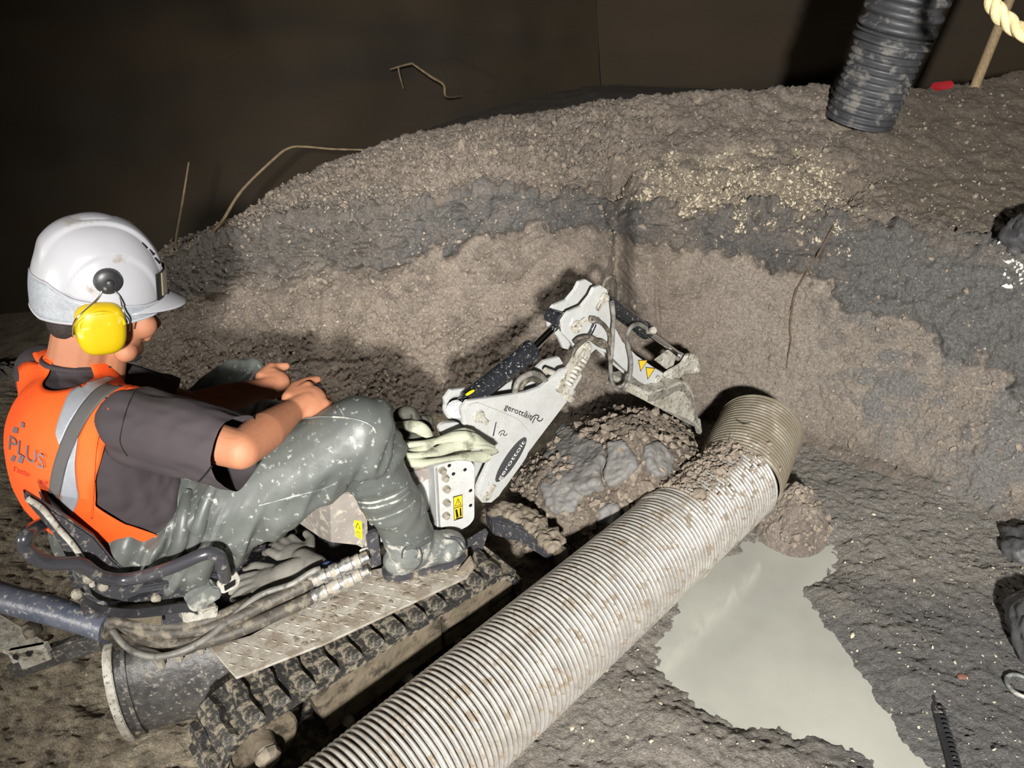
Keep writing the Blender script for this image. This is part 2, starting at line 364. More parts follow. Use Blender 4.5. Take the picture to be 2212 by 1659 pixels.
# dense columns where the photograph looks
pxs = np.concatenate([np.linspace(-700, 250, 60, endpoint=False), np.linspace(250, 2260, 900, endpoint=False), np.linspace(2260, 2700, 40)])
tcol = np.interp(pxs, px_c, np.arange(len(px_c)))
def cr_at(P, t):
    k = len(P); i = np.clip(t.astype(int), 0, k-2); f = (t-i).reshape(-1, 1, 1); g = lambda j: P[np.clip(j, 0, k-1)]
    a, b, c_, d = g(i-1), g(i), g(i+1), g(i+2)
    return .5*((2*b)+(c_-a)*f+(2*a-5*b+4*c_-d)*f*f+(3*b-a-3*c_+d)*f**3)
cc = cr_at(ctrl, tcol)                                # cols x 9 x 3
dens = [14, 56, 78, 66, 62, 72, 22, 26]
vv = np.concatenate([np.linspace(i, i+1, n, endpoint=False) for i, n in enumerate(dens)]+[[8.]])
i0 = np.minimum(vv.astype(int), 7); f0 = (vv-i0)[None, :, None]
P = cc[:, i0]*(1-f0)+cc[:, i0+1]*f0
for _ in range(9):                                    # soften the creases between rows
    P[:, 1:-1] = P[:, 1:-1]*.5+.25*(P[:, :-2]+P[:, 2:])
G = P.transpose(1, 0, 2).copy()                       # rows x cols
nr, nc = G.shape[:2]
du = np.gradient(G, axis=1); dv = np.gradient(G, axis=0); Nn = np.cross(du, dv); Nn /= np.linalg.norm(Nn, axis=2)[..., None]+1e-9
if Nn[nr//3, nc//2, 1] > 0: Nn = -Nn
Pf = G.reshape(-1, 3); Nf = Nn.reshape(-1, 3)
vF = np.repeat(vv, nc); xF = np.tile(pxs, nr)
n1 = fbm(Pf*5, 3); n2 = fbm(Pf*17+5, 3); n3 = fbm(Pf*55+9, 2); r1 = ridged(Pf*13+3, 3); r2 = ridged(Pf*34, 2); n4 = perlin(Pf*120+3)+.6*perlin(Pf*210+7)
jit = .24*n1+.17*n2+.05*n3
vj = vF+jit*sst(2, 3.2, vF)*(1-sst(5, 6, vF))
clay = sst(2.95, 3.06, vj)*(1-sst(3.92, 4.12, vj))
right = sst(1730, 1900, xF+60*n2)
wetw = right*sst(1.0, 1.9, vF+.5*n1)*(1-sst(3.3, 4.3, vF+.3*n1))*(.35+.65*sst(-.25, .25, n1+.6*n2))
wetw = np.maximum(wetw, sst(1900, 2150, xF)*(1-sst(3.6, 4.4, vF))*sst(-.4, .1, n1))
leftm = 1-sst(820, 905, xF)
clayq = clay*(.72+.28*sst(-.3, .2, n2))*(1-.55*leftm)*(1-.8*np.exp(-((xF-1445)/45)**2))
gravel = sst(3.95, 4.15, vj)*(1-sst(4.45, 5.1, vj+.3*n2))*sst(1320, 1440, xF+60*n2)*(1-sst(1740, 1920, xF+60*n2))
gravel = np.maximum(gravel, .6*sst(3.3, 3.6, vj)*(1-sst(3.9, 4.2, vj))*sst(1500, 1600, xF)*(1-sst(1800, 1900, xF))*sst(-.1, .3, n2))
wall = sst(1.0, 1.4, vF)*(1-sst(2.85, 3.0, vj))
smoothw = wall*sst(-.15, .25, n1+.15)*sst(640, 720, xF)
# relief
d = .020*n1+.0075*n2+.0028*n3+.0016*n4
crumb = np.clip(1-smoothw, .2, 1)*(1-.55*sst(1850, 2000, xF)*sst(4.1, 4.6, vF))
d += crumb*(.009*np.clip(r1, -1, 1.2)+.0065*r2+.006*np.abs(n3))
lowl = (1-sst(2.0, 2.5, vF))*sst(250, 420, xF)*(1-sst(1200, 1420, xF)); d += lowl*(.011*np.clip(r2, -.4, 1.2)+.007*n3)
topc = sst(4.1, 4.5, vF)*(1-sst(5.6, 6, vF))*(1-sst(1300, 1500, xF)); d += topc*(.011*r2+.007*n3)
d += clay*(.016+.016*np.clip(r1, -.6, 1)+.006*r2)*(1-.3*leftm)
d += .030*leftm*sst(2.7, 3.0, vj)*(1-sst(4.0, 4.4, vj))*(ridged(Pf*np.array([22, 22, 30])+2, 3)*.9)
d += (right*(1-sst(4, 4.4, vF)))*(.004*ridged(Pf*48+5, 2)+.006*np.clip(ridged(Pf*24+15, 2), -.5, 1))
d += wetw*(.020*fbm(Pf*8+40, 2)+.010*np.clip(ridged(Pf*19+7, 2), -.5, 1))
streak = perlin(Pf*np.array([70, 70, 7.]))*.0035+perlin(Pf*np.array([30, 30, 3.]))*.005; d += smoothw*streak
step = smoothw*0+(sst(1.55, 1.7, vF)*(1-sst(2.95, 3.05, vj)))*sst(690, 700, xF)*(1-sst(-8, 14, xF-(640+(vF-1.6)/1.4*250)-25*n2)); d -= .022*step
grooves = [(1342, 2.1, 4.75, 19, .19, 8), (1322, 3.1, 4.7, 12, .08, 14), (612, 2.55, 3.1, 10, .08, 3), (628, 2.1, 2.75, 7, .022, 5), (790, 2.7, 3.15, 7, .025, 3), (480, 2.4, 3.0, 16, .05, 12),
           (1068, 3.2, 4.0, 6, .03, 5), (1562, 4.25, 4.6, 9, .04, 14), (1840, 4.2, 4.75, 20, .05, 30), (1890, 4.6, 5.1, 16, .03, 20), (1420, 2.0, 2.7, 5, .02, 3), (930, 2.0, 2.4, 6, .018, 10), (1560, 3.1, 3.5, 6, .025, 10)]
for (gx, v0, v1, wd, dp, wob) in grooves:
    off = (xF-gx-wob*perlin(np.stack([vF*4+gx, vF*0, vF*0+.5], 1))-wob*.5*n3)/wd
    d -= dp*np.exp(-off**2)*sst(v0, v0+.18, vF)*(1-sst(v1-.25, v1, vF))
# the crack under the scraped face and a few others, each a thin trench
def trench(pts, wd, dp):
    global d
    q = np.array(pts, float); dist = np.full(len(xF), 1e9)
    X = xF+5*n3+6*n2; Yv = vF*110
    for a, b in zip(q[:-1], q[1:]):
        A = np.array([a[0], a[1]*110]); B = np.array([b[0], b[1]*110]); ab = B-A
        t = np.clip(((X-A[0])*ab[0]+(Yv-A[1])*ab[1])/(ab@ab), 0, 1)
        dist = np.minimum(dist, np.hypot(X-A[0]-ab[0]*t, Yv-A[1]-ab[1]*t))
    d -= dp*np.exp(-(dist/wd)**2)
trench([(640, 1.62), (700, 1.68), (760, 1.66), (800, 1.72)], 3.2, .03)
trench([(1450, 4.35), (1520, 4.3), (1560, 4.45)], 3, .02)
trench([(1700, 3.4), (1790, 3.55), (1850, 3.5), (1930, 3.8)], 4, .025)
trench([(1880, 3.2), (1960, 3.3), (2010, 3.55)], 4, .025)
trench([(1330, 4.2), (1290, 4.7), (1350, 4.95)], 8, .03)
d *= 1-.7*sst(6.2, 7, vF)
PB = Pf+Nf*d[:, None]
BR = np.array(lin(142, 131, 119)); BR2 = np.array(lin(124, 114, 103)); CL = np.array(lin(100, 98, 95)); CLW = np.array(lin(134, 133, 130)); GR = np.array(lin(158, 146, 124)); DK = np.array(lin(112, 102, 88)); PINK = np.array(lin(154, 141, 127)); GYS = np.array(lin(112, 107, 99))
m_ = lambda a, b, t: a*(1-t[:, None])+b*t[:, None]
col = m_(np.tile(BR, (len(xF), 1)), np.tile(BR2, (len(xF), 1)), sst(-.4, .5, n2))
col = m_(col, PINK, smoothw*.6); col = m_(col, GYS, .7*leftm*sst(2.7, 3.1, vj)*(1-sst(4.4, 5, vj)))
col = m_(col, CL, clayq); col = m_(col, GR, gravel*.55)
col = m_(col, DK, sst(1780, 1980, xF+50*n1)*sst(4.1, 4.5, vF)*.75)
col = m_(col, CLW, wetw*.9); col = m_(col, CL, clay*right*.6)
col = m_(col, np.array(lin(176, 166, 146)), .7*np.exp(-((xF-1580-30*n2)/70)**2)*np.exp(-((vF-4.95-.1*n1)/.09)**2))
col = m_(col, np.array(lin(160, 152, 140)), .6*leftm*np.exp(-((vj-2.98)/.06)**2)*sst(-.2, .3, n2)*sst(520, 640, xF))
col = m_(col, np.array(lin(66, 60, 52)), sst(5.9, 6.6, vF)*.7)  # shadow behind the crest, put into the soil colour as a darker tone
PALE_R = np.array(lin(166, 156, 144)); col = m_(col, PALE_R, .75*wall*sst(1420, 1640, xF)*(1-wetw)); col = m_(col, np.array(lin(122, 121, 118)), .7*clay*right)  # wall and clay colours made paler towards the right
wet = np.clip(wetw*1.3+.12*clay+.75*clay*right+.5*right*(1-sst(4, 4.3, vF)), 0, 1)
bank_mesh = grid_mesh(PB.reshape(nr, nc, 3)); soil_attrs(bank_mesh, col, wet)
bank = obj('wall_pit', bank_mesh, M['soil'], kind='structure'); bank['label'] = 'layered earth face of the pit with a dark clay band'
bank_bvh = BVHTree.FromPolygons([tuple(v) for v in PB.reshape(nr, nc, 3)[::3, ::3].reshape(-1, 3)],
    [(i*((nc+2)//3)+j, i*((nc+2)//3)+j+1, (i+1)*((nc+2)//3)+j+1, (i+1)*((nc+2)//3)+j) for i in range((nr+2)//3-1) for j in range((nc+2)//3-1)])
def hit(bvh, px, py, lift=0.):
    dd = ray(px, py); dl = np.linalg.norm(dd); r_ = bvh.ray_cast(V(O), V(dd/dl))
    if r_[0] is None: return None
    return np.array(r_[0])-dd/dl*lift

# ================================================================ pit floor
xs = np.concatenate([np.linspace(-3.6, -1.7, 50, endpoint=False), np.linspace(-1.7, 1.9, 620, endpoint=False), np.linspace(1.9, 3.4, 40)])
ys = np.concatenate([np.linspace(-1.2, .75, 40, endpoint=False), np.linspace(.75, 2.9, 400, endpoint=False), np.linspace(2.9, 6.2, 60)])
XX, YY = np.meshgrid(xs, ys); Q = np.stack([XX.ravel(), YY.ravel(), np.zeros(XX.size)], 1)
m1 = fbm(Q*4+2, 3); m2 = fbm(Q*15+8, 3); m3 = fbm(Q*50, 2); mr = ridged(Q*11+4, 3)
PUD = [(1600, 1165), (1650, 1152), (1760, 1162), (1812, 1172), (1818, 1215), (1800, 1250), (1758, 1272), (1764, 1310), (1800, 1360), (1850, 1420), (1905, 1500), (1960, 1580), (2030, 1680), (1900, 1670), (1790, 1610), (1690, 1590), (1600, 1575), (1520, 1545), (1455, 1500), (1420, 1455), (1402, 1410), (1425, 1360), (1450, 1310), (1450, 1270), (1520, 1220)]
pp = np.array([Z(a, b, -.02)[:2] for a, b in PUD])
def sdf_poly(X, Y, poly):
    n = len(poly); dmin = np.full(X.shape, 1e9); ins = np.zeros(X.shape, bool)
    for i in range(n):
        a, b = poly[i], poly[(i+1) % n]; e = b-a
        t = np.clip(((X-a[0])*e[0]+(Y-a[1])*e[1])/(e@e), 0, 1)
        dmin = np.minimum(dmin, np.hypot(X-a[0]-e[0]*t, Y-a[1]-e[1]*t))
        c_ = ((a[1] > Y) != (b[1] > Y)) & (X < (b[0]-a[0])*(Y-a[1])/(b[1]-a[1]+1e-12)+a[0]); ins ^= c_
    return np.where(ins, -dmin, dmin)
sd = sdf_poly(Q[:, 0], Q[:, 1], pp)+.012*m2+.006*m3
fl = .012*m1+.006*m2+.0022*m3+.0018*perlin(Q*105+.3)+.0012*perlin(Q*190+.7)
leftf = sst(.15, -.35, Q[:, 0]-.25*(Q[:, 1]-1.2)); rightf = sst(.55, .95, Q[:, 0]+.1*m1)
fl += leftf*(.006*np.clip(mr, -.3, 1.1)+.006*np.clip(ridged(Q*30, 2), -.2, 1)+.003*fbm(Q*70+3, 2))
clump = sst(.25, .6, fbm(Q*7+33, 2)); fl += leftf*clump*(.012+.012*np.abs(m3))
fl += (1-leftf)*(.006*np.clip(ridged(Q*26, 2), -.5, 1)+.0035*ridged(Q*62+2, 2))
hol = sst(.10, -.10, sd); fl = (fl+.004)*(1-hol*.75)-.044*hol
Q[:, 2] = fl
MB = np.array(lin(158, 147, 127)); DC = np.array(lin(100, 100, 100)); SG = np.array(lin(132, 126, 117)); MBD = np.array(lin(128, 118, 101))
fc = np.tile(SG, (len(Q), 1)); fc = m_(fc, m_(np.tile(MB, (len(Q), 1)), np.tile(MBD, (len(Q), 1)), sst(-.3, .4, m2)), leftf)
fc = m_(fc, np.array(lin(98, 97, 95)), rightf*(1-sst(1.45, 1.9, Q[:, 1]+.2*m1))*.92); fc = m_(fc, np.array(lin(138, 134, 127)), rightf*sst(1.6, 2.0, Q[:, 1]+.15*m1)*.7)
fw = np.clip(.35+.35*m1+.5*leftf*sst(-.2, .4, m1)+.45*rightf, 0, .9)
floor_mesh = grid_mesh(Q.reshape(len(ys), len(xs), 3)); soil_attrs(floor_mesh, fc, fw)
floor = obj('floor', floor_mesh, M['floor'], kind='structure'); floor['label'] = 'wet muddy floor of the pit'
def floor_z(x, y):
    i = min(max(int(np.searchsorted(ys, y)), 0), len(ys)-1); j = min(max(int(np.searchsorted(xs, x)), 0), len(xs)-1); return fl.reshape(len(ys), len(xs))[i, j]
# puddle: murky water standing in the hollow
ce = pp.mean(0); pw = [ce+(q-ce)*1.10 for q in pp]
wm = prism([(q[0], q[1], -.022) for q in pw], (0, 0, -.03))
M['water'] = mk('murky_water', lin(166, 166, 156), lin(152, 152, 143), 3, .12, spec=.5, bump=.02, bscale=8)
obj('puddle', wm, M['water'], label='murky grey-beige puddle beside the corrugated steel pipe', cat='puddle')

# ================================================================ cellar shell
def quad(name, pts, mat, nx=30, ny=16, amp=.04, fr=1.5):
    a, b, c_, d_ = [np.array(p, float) for p in pts]; g = []
    for v in np.linspace(0, 1, ny):
        g.append([(a*(1-u)+b*u)*(1-v)+(d_*(1-u)+c_*u)*v for u in np.linspace(0, 1, nx)])
    g = np.array(g); n_ = nz(np.cross(b-a, d_-a)); f = g.reshape(-1, 3); f = f+n_*(amp*fbm(f*fr, 3))[:, None]
    return obj(name, grid_mesh(f.reshape(ny, nx, 3)), mat, kind='structure')
wa, wb = np.array([-3.9, 2.75]), np.array([.75, 5.7])
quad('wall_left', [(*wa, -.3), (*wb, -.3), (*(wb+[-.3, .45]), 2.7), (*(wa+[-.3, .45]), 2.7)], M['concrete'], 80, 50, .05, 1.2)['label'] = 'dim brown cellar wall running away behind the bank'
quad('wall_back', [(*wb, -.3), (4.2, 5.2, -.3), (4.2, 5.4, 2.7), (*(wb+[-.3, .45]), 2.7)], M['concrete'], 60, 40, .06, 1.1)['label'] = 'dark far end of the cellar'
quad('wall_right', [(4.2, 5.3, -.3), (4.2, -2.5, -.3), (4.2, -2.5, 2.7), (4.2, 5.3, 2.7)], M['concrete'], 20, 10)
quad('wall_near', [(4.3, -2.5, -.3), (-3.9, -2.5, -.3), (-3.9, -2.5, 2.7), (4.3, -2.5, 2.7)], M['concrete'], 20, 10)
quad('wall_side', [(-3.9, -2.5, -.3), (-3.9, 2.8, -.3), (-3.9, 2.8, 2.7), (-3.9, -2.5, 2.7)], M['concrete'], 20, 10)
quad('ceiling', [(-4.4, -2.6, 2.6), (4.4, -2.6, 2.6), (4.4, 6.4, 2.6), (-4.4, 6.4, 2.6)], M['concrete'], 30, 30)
# ================================================================ writing
def text_mesh(s_, fn, res=3):                         # fn(u along 0..1, v up in line heights) -> place
    cu = bpy.data.curves.new('t', 'FONT'); cu.body = s_; cu.resolution_u = res; cu.fill_mode = 'FRONT'
    o = bpy.data.objects.new('t', cu); C.objects.link(o)
    dg = bpy.context.evaluated_depsgraph_get(); m = bpy.data.meshes.new_from_object(o.evaluated_get(dg))
    C.objects.unlink(o); bpy.data.objects.remove(o)
    a = co(m); x0, x1 = a[:, 0].min(), a[:, 0].max()
    set_co(m, np.array([fn((p[0]-x0)/(x1-x0), p[1]/.7) for p in a])); m.materials.clear(); return m

# ================================================================ micro excavator
LA, UA, BA = 41, 30, 41
exc = thing('micro_excavator', Z(820, 1500, 0), 'white and black micro excavator on muddy rubber tracks, digging beside the steel pipe', 'excavator')
sl = -1.169; fL, rL = rot2(LA); fU, rU = rot2(UA)
def L3(a, s_, z): return E3(a, s_, z, LA)
def U3(a, s_, z): return E3(a, s_, z, UA)
a0 = as_fr(S(572, 1612, sl, LA), LA)[0]; a1 = as_fr(S(1060, 1270, sl, LA), LA)[0]; RB = .122; zc = .124
def loop(r, n_arc=16, n_run=18):
    out = []
    for t in np.linspace(0, 1, n_run, endpoint=False): out.append((a0+(a1-a0)*t, zc+r))
    for t in np.linspace(90, -90, n_arc, endpoint=False): out.append((a1+r*math.cos(math.radians(t)), zc+r*math.sin(math.radians(t))))
    for t in np.linspace(1, 0, n_run, endpoint=False): out.append((a0+(a1-a0)*t, zc-r))
    for t in np.linspace(270, 90, n_arc, endpoint=False): out.append((a0+r*math.cos(math.radians(t)), zc+r*math.sin(math.radians(t))))
    return out
def belt(s_out, s_in):
    po, pi_ = loop(RB-.014), loop(RB-.03); n = len(po); vs = []
    for (a, z) in po: vs += [L3(a, s_out, z), L3(a, s_in, z)]
    for (a, z) in pi_: vs += [L3(a, s_out, z), L3(a, s_in, z)]
    fs = []
    for i in range(n):
        j = (i+1) % n; o2 = 2*n
        fs += [(2*i, 2*j, 2*j+1, 2*i+1), (o2+2*i, o2+2*i+1, o2+2*j+1, o2+2*j), (2*i, o2+2*i, o2+2*j, 2*j), (2*i+1, 2*j+1, o2+2*j+1, o2+2*i+1)]
    m = newmesh('belt', vs, fs); bm = bmesh.new(); bm.from_mesh(m); return from_bm(bm)
def build_track(s_out, w_, tag):
    b = obj('track_belt', belt(s_out, s_out-w_), M['track'], exc, label=tag)
    per = 2*(a1-a0)+2*math.pi*(RB-.014); n = int(per/.060)
    # lug: raised block with sloped flanks, rough with mud; one mesh shared by all lugs of this belt
    def at_len(q):
        q %= per; L1 = a1-a0; ra = RB-.014
        if q < L1: return (a0+q, zc+ra), 90
        q -= L1
        if q < math.pi*ra: t = 90-math.degrees(q/ra); return (a1+ra*math.cos(math.radians(t)), zc+ra*math.sin(math.radians(t))), t
        q -= math.pi*ra
        if q < L1: return (a1-q, zc-ra), -90
        q -= L1; t = 270-math.degrees(q/ra); return (a0+ra*math.cos(math.radians(t)), zc+ra*math.sin(math.radians(t))), t
    hw, t0, t1, hh = w_/2-.006, .019, .013, .017
    base = []
    for (k, h_, t_, e_) in ((0, 0, t0, 0), (1, hh, t1, .008)):
        for sx in (-1, -.45, -.2, .2, .45, 1):
            wob = .006 if abs(sx) < .5 else 0
            for sg in (-1, 1): base.append((sg*t_+wob*(1 if sx > 0 else -1)*.6, sx*(hw-e_), h_))
    nb = 12; fs = []
    for i in range(5):
        a_, b_, c_, d_ = 2*i, 2*i+1, 2*i+3, 2*i+2
        fs += [(nb+a_, nb+b_, nb+c_, nb+d_), (a_, nb+a_, nb+d_, d_), (b_, c_, nb+c_, nb+b_)]
    fs += [(0, 1, nb+1, nb), (nb-2, 2*nb-2, 2*nb-1, nb-1)]
    bm = bmesh.new(); mm = newmesh('lug', base, fs); bm.from_mesh(mm); lug = from_bm(bm)
    lug.materials.append(M['track'])
    sc_ = s_out-w_/2; r0 = V(exc.location)
    for i in range(n):
        (a, z), t = at_len(i*per/n)
        if z < zc-RB*.8 and a0+.08 < a < a1-.08: continue     # pressed into the mud
        nrm_ = np.array(fL)*math.cos(math.radians(t))+np.array([0, 0, 1.])*math.sin(math.radians(t))
        tan = np.cross(rL, nrm_)
        o = bpy.data.objects.new('track_lug', lug); C.objects.link(o); o.parent = b
        R = Matrix((V(tan), V(rL), V(nrm_))).transposed().to_4x4(); R.translation = V(L3(a, sc_, z))-r0
        o.matrix_local = R
    return b
build_track(sl, .15, 'muddy rubber track next to the steel pipe'); build_track(sl-.50, .15, 'rubber track on the far side')
# wheels, frame between
for s0 in (sl, sl-.5):
    wp = L3(a0, s0-.13, zc); obj('drive_wheel', lathe(wp, rL, [(0, .05), (.0, .088), (.012, .092), (.095, .092), (.1, .086), (.1, .07), (.088, .066), (.088, .035), (.1, .033), (.112, .03), (.128, .028), (.134, .02), (.134, .0)], 28), M['mudmetal'], exc)
    wp = L3(a1, s0-.13, zc); obj('idler_wheel', lathe(wp, rL, [(0, .05), (0, .086), (.1, .088), (.106, .08), (.1, .05), (.115, .03), (.115, 0)], 24), M['mudmetal'], exc)
    k = obj('wheel_bolt', lathe(L3(a0, s0+.004, zc), rL, [(0, .03), (.012, .027), (.02, .016), (.022, 0)], 8, False), M['mudcake'], exc)
def Sl(px, py, ds=0): return S(px, py, sl+ds, LA)
dn = -rL*.075
obj('side_guard', prism([Sl(*p, -.012) for p in [(670, 1504), (952, 1325), (958, 1402), (714, 1584)]], dn, .003), M['mudmetal'], exc, label='muddy side plate of the track frame')
obj('side_guard', prism([Sl(*p, -.012) for p in [(955, 1323), (1104, 1229), (1109, 1243), (1107, 1278), (958, 1366)]], dn, .003), M['mudmetal'], exc)
obj('side_guard', prism([Sl(*p, -.014) for p in [(959, 1369), (1107, 1281), (1104, 1303), (1092, 1318), (962, 1399)]], dn, .003), M['mudmetal'], exc)
obj('lower_guard', prism([Sl(*p, -.03) for p in [(722, 1582), (1095, 1318), (1090, 1345), (740, 1595)]], dn, .002), M['darkmetal'], exc)
for p in ((748, 1552), (880, 1463), (990, 1386)):
    obj('guard_bolt', lathe(Sl(*p, -.014), rL, [(0, .016), (.012, .0155), (.018, .013), (.024, .011), (.025, 0)], 6, False), M['bolt'], exc)
# centre frame and slew ring
ac = (a0+a1)/2
obj('centre_frame', box(L3(ac, sl-.325, .15), fL*.62, rL*.40, (0, 0, .13), .01), M['mudmetal'], exc)
obj('slew_ring', lathe(L3(ac-.02, sl-.30, .2), (0, 0, 1), [(0, .17), (.03, .17), (.03, .155), (.075, .15)], 30), M['darkmetal'], exc)
# upper deck
ZP = .292
deck_px = [(452, 1398), (510, 1464), (700, 1391), (1008, 1247), (1024, 1226), (1012, 1205), (880, 1215), (795, 1232), (640, 1318), (540, 1372)]
deck = [Z(*p, ZP) for p in deck_px]
dk = obj('foot_deck', prism(deck, (0, 0, -.007), .0015, 1), M['tread'], exc, label='pale chequer-plate foot deck smeared with mud')
dxy = np.array([p[:2] for p in deck]); lz = []
for i in range(-6, 44):
    for j in range(-4, 34):
        q = U3(.0+i*.020+as_fr(deck[1], UA)[0], as_fr(deck[1], UA)[1]-.0+.02-j*.020, ZP)
        if sdf_poly(np.array([q[0]]), np.array([q[1]]), dxy)[0] > -.009: continue
        s45 = 1 if (i+j) % 2 else -1; u = (fU+rU*s45)/1.4142; v_ = np.array([-u[1], u[0], 0])
        bm = bmesh.new(); e0 = [q-u*.0095, q+v_*.0024, q+u*.0095, q-v_*.0024]
        top = bm.verts.new(V(q-u*.005+[0, 0, .0022])); t2 = bm.verts.new(V(q+u*.005+[0, 0, .0022])); vv_ = [bm.verts.new(V(x)) for x in e0]
        for f_ in ((vv_[0], vv_[1], top), (vv_[1], t2, top), (vv_[1], vv_[2], t2), (vv_[2], vv_[3], t2), (vv_[3], top, t2), (vv_[3], vv_[0], top)): bm.faces.new(f_)
        m = bpy.data.meshes.new('z'); bm.to_mesh(m); bm.free(); lz.append(m)
obj('tread_lozenges', join(lz), M['tread'], dk, kind='stuff')
# caked mud on the front of the deck
mp = []
for k in range(70):
    t = random.random(); b = np.array(deck[2])*(1-t)+np.array(deck[4])*t; q = b+fU*random.uniform(-.1, .03)-rU*random.uniform(.01, .13)
    if sdf_poly(np.array([q[0]]), np.array([q[1]]), dxy)[0] > -.012: continue
    mp.append(ellipsoid(q+[0, 0, -.001], fU*random.uniform(.004, .012), rU*random.uniform(.004, .011), (0, 0, random.uniform(.0012, .0032)), 8, 5))
obj('deck_mud', join(mp), M['mudcake'], dk, kind='stuff')
lip = [Z(1010, 1247, ZP), Z(1026, 1226, ZP+.012), Z(1016, 1203, ZP+.012), Z(985, 1243, ZP)]
obj('deck_lip', prism(lip, (0, 0, .012), .004), M['mudcake'], exc)
# dark under-deck machinery
obj('upper_frame', box(U3(*as_fr(Z(600, 1255, .25), UA), .245), fU*.42, rU*.26, (0, 0, .07), .008), M['darkmetal'], exc)
# body of the machine in front of the operator
su = as_fr(Z(950, 1170, .312), UA)[1]
def Su(px, py, ds=0): return S(px, py, su+ds, UA)
def asz(px, py, ds=0): q = Su(px, py, ds); a, s_ = as_fr(q, UA); return a, q[2]
front = rnd_poly([Su(*p) for p in [(938, 1008), (1010, 989), (1025, 1006), (1025, 1122), (1012, 1137), (948, 1168)]], [.012, .012, .012, .012, .01, .012])
fp = obj('front_plate', prism(front, -rU*.012, .0012), M['white'], exc, label='white front plate with bolts, holes and a warning sticker')
obj('front_plate', prism([p-rU*.115 for p in front], -rU*.012, .0012), M['white'], exc)
obj('front_plate_flange', prism([Su(*p) for p in [(938, 1009), (946, 1006), (954, 1168), (946, 1166)]], -rU*.10, .001), M['white'], exc)
for p in ((954, 1015), (960, 1031), (963, 1055), (963, 1084), (962, 1112)):
    obj('plate_bolt', lathe(Su(*p, .0), rU, [(0, .0105), (.003, .0105), (.003, .0085), (.014, .008), (.015, 0)], 8, False), M['bolt'], fp)
for p in ((970, 1005), (979, 1023), (1004, 1014), (1016, 1059), (1016, 1091), (959, 1141)):
    obj('plate_hole', lathe(Su(*p, -.0012), rU, [(0, .0052), (.0018, .0052)], 10), M['ink'], fp)
def decal(px, ds, mat, parent, name): return obj(name, prism([Su(*p, ds) for p in px], -rU*.0008), mat, parent)
st = decal([(979, 1073), (999, 1068), (1000, 1119), (981, 1125)], .0010, M['ink'], fp, 'warning_sticker')
decal([(980.2, 1075), (998, 1070), (998.4, 1092), (981, 1097)], .0016, M['sticker'], st, 'sticker_field'); decal([(981, 1099), (998.4, 1094), (999, 1117), (982, 1122.6)], .0016, M['sticker'], st, 'sticker_field')
for tri, dl in (([(982.5, 1094), (989.5, 1076), (997, 1090)], .0020),):
    decal(tri, dl, M['ink'], st, 'warning_triangle'); decal([(984.3, 1092.3), (989.6, 1079.5), (995, 1089)], dl+.0005, M['sticker'], st, 'warning_triangle')
    decal([(989, 1083), (990.4, 1082.6), (990.2, 1088), (989.4, 1088.2)], dl+.0009, M['ink'], st, 'warning_mark')
for q in ([(983.5, 1101), (987.5, 1100), (991, 1116), (986, 1119)], [(993, 1098), (996, 1097), (997.5, 1114), (993.5, 1116)], [(984, 1119.5), (997, 1116.5), (997.5, 1119), (985, 1121)]): decal(q, .0020, M['ink'], st, 'boot_mark')
bx0, bx1 = asz(800, 1100, -.045)[0], asz(962, 1100, -.045)[0]
def Ub(a, s_, z): return U3(a, su+s_, z)
obj('engine_box', prism([Ub(bx0, -.045, .335), Ub(bx1, -.045, .335), Ub(bx1, -.045, .47), Ub(bx1-.02, -.045, .50), Ub(bx0, -.045, .50)], -rU*.30, .006), M['white'], exc, label='white body box with a curved black mark')
obj('engine_cover', prism([Ub(bx1-.12, -.035, .475), Ub(bx1-.005, -.035, .505), Ub(bx1-.005, -.035, .535), Ub(bx0+.02, -.06, .535), Ub(bx0+.02, -.06, .49)], -rU*.28, .006), M['greypanel'], exc)
arc = [];
for t in np.linspace(-60, 75, 14): arc.append((t, 1))
cx, cy, ra = 897, 1104, 20
pts = [(cx+ra*math.cos(math.radians(t))*1.0, cy-ra*1.05*math.sin(math.radians(t))) for t in np.linspace(-2, 80, 12)]+[(cx-1+(ra-6.5*math.sin(math.radians(max(0, 90-t))))*math.cos(math.radians(t)), cy-1-(ra-5)*math.sin(math.radians(t))) for t in np.linspace(80, -2, 12)]
obj('body_mark', prism([Su(*p, -.0435) for p in pts], -rU*.001), M['ink'], exc)
obj('body_line', prism([Su(*p, -.0435) for p in [(905, 1110), (941, 1098), (941, 1100), (905, 1112)]], -rU*.001), M['ink'], exc)
# angled grey panel under the operator's knee, with its own sticker
pn = obj('side_panel', prism([Su(*p, -.0) for p in [(711, 1068), (753, 1064), (792, 1080), (796, 1190), (771, 1178), (714, 1172)]], -rU*.02, .002), M['greypanel'], exc, label='grey side panel with a yellow warning sticker')
obj('side_panel_wing', prism([Su(711, 1068), Su(714, 1172), Su(690, 1160, -.07), Su(628, 1118, -.14), Su(640, 1080, -.12)], np.array([0, .012, 0]), .001), M['greypanel'], exc)
obj('side_panel_edge', prism([Su(*p, .004) for p in [(783, 1118), (786, 1118), (789, 1186), (785, 1184)]], -rU*.03, .001), M['steel'], exc)
s2 = decal([(765, 1124), (781, 1126), (783, 1166), (768, 1158)], .0012, M['stickerb'], pn, 'warning_sticker')
decal([(767.5, 1139), (773, 1129), (779, 1143)], .0018, M['ink'], s2, 'warning_triangle'); decal([(769.6, 1138.6), (773.1, 1132), (776.8, 1141)], .0022, M['stickerb'], s2, 'warning_triangle')
decal([(769.5, 1147), (778, 1151), (778.6, 1160), (770.5, 1155.5)], .0018, M['inkgrey'], s2, 'sticker_box'); decal([(770.6, 1148.8), (777, 1152), (777.5, 1158), (771.6, 1154.8)], .0022, M['stickerb'], s2, 'sticker_box')
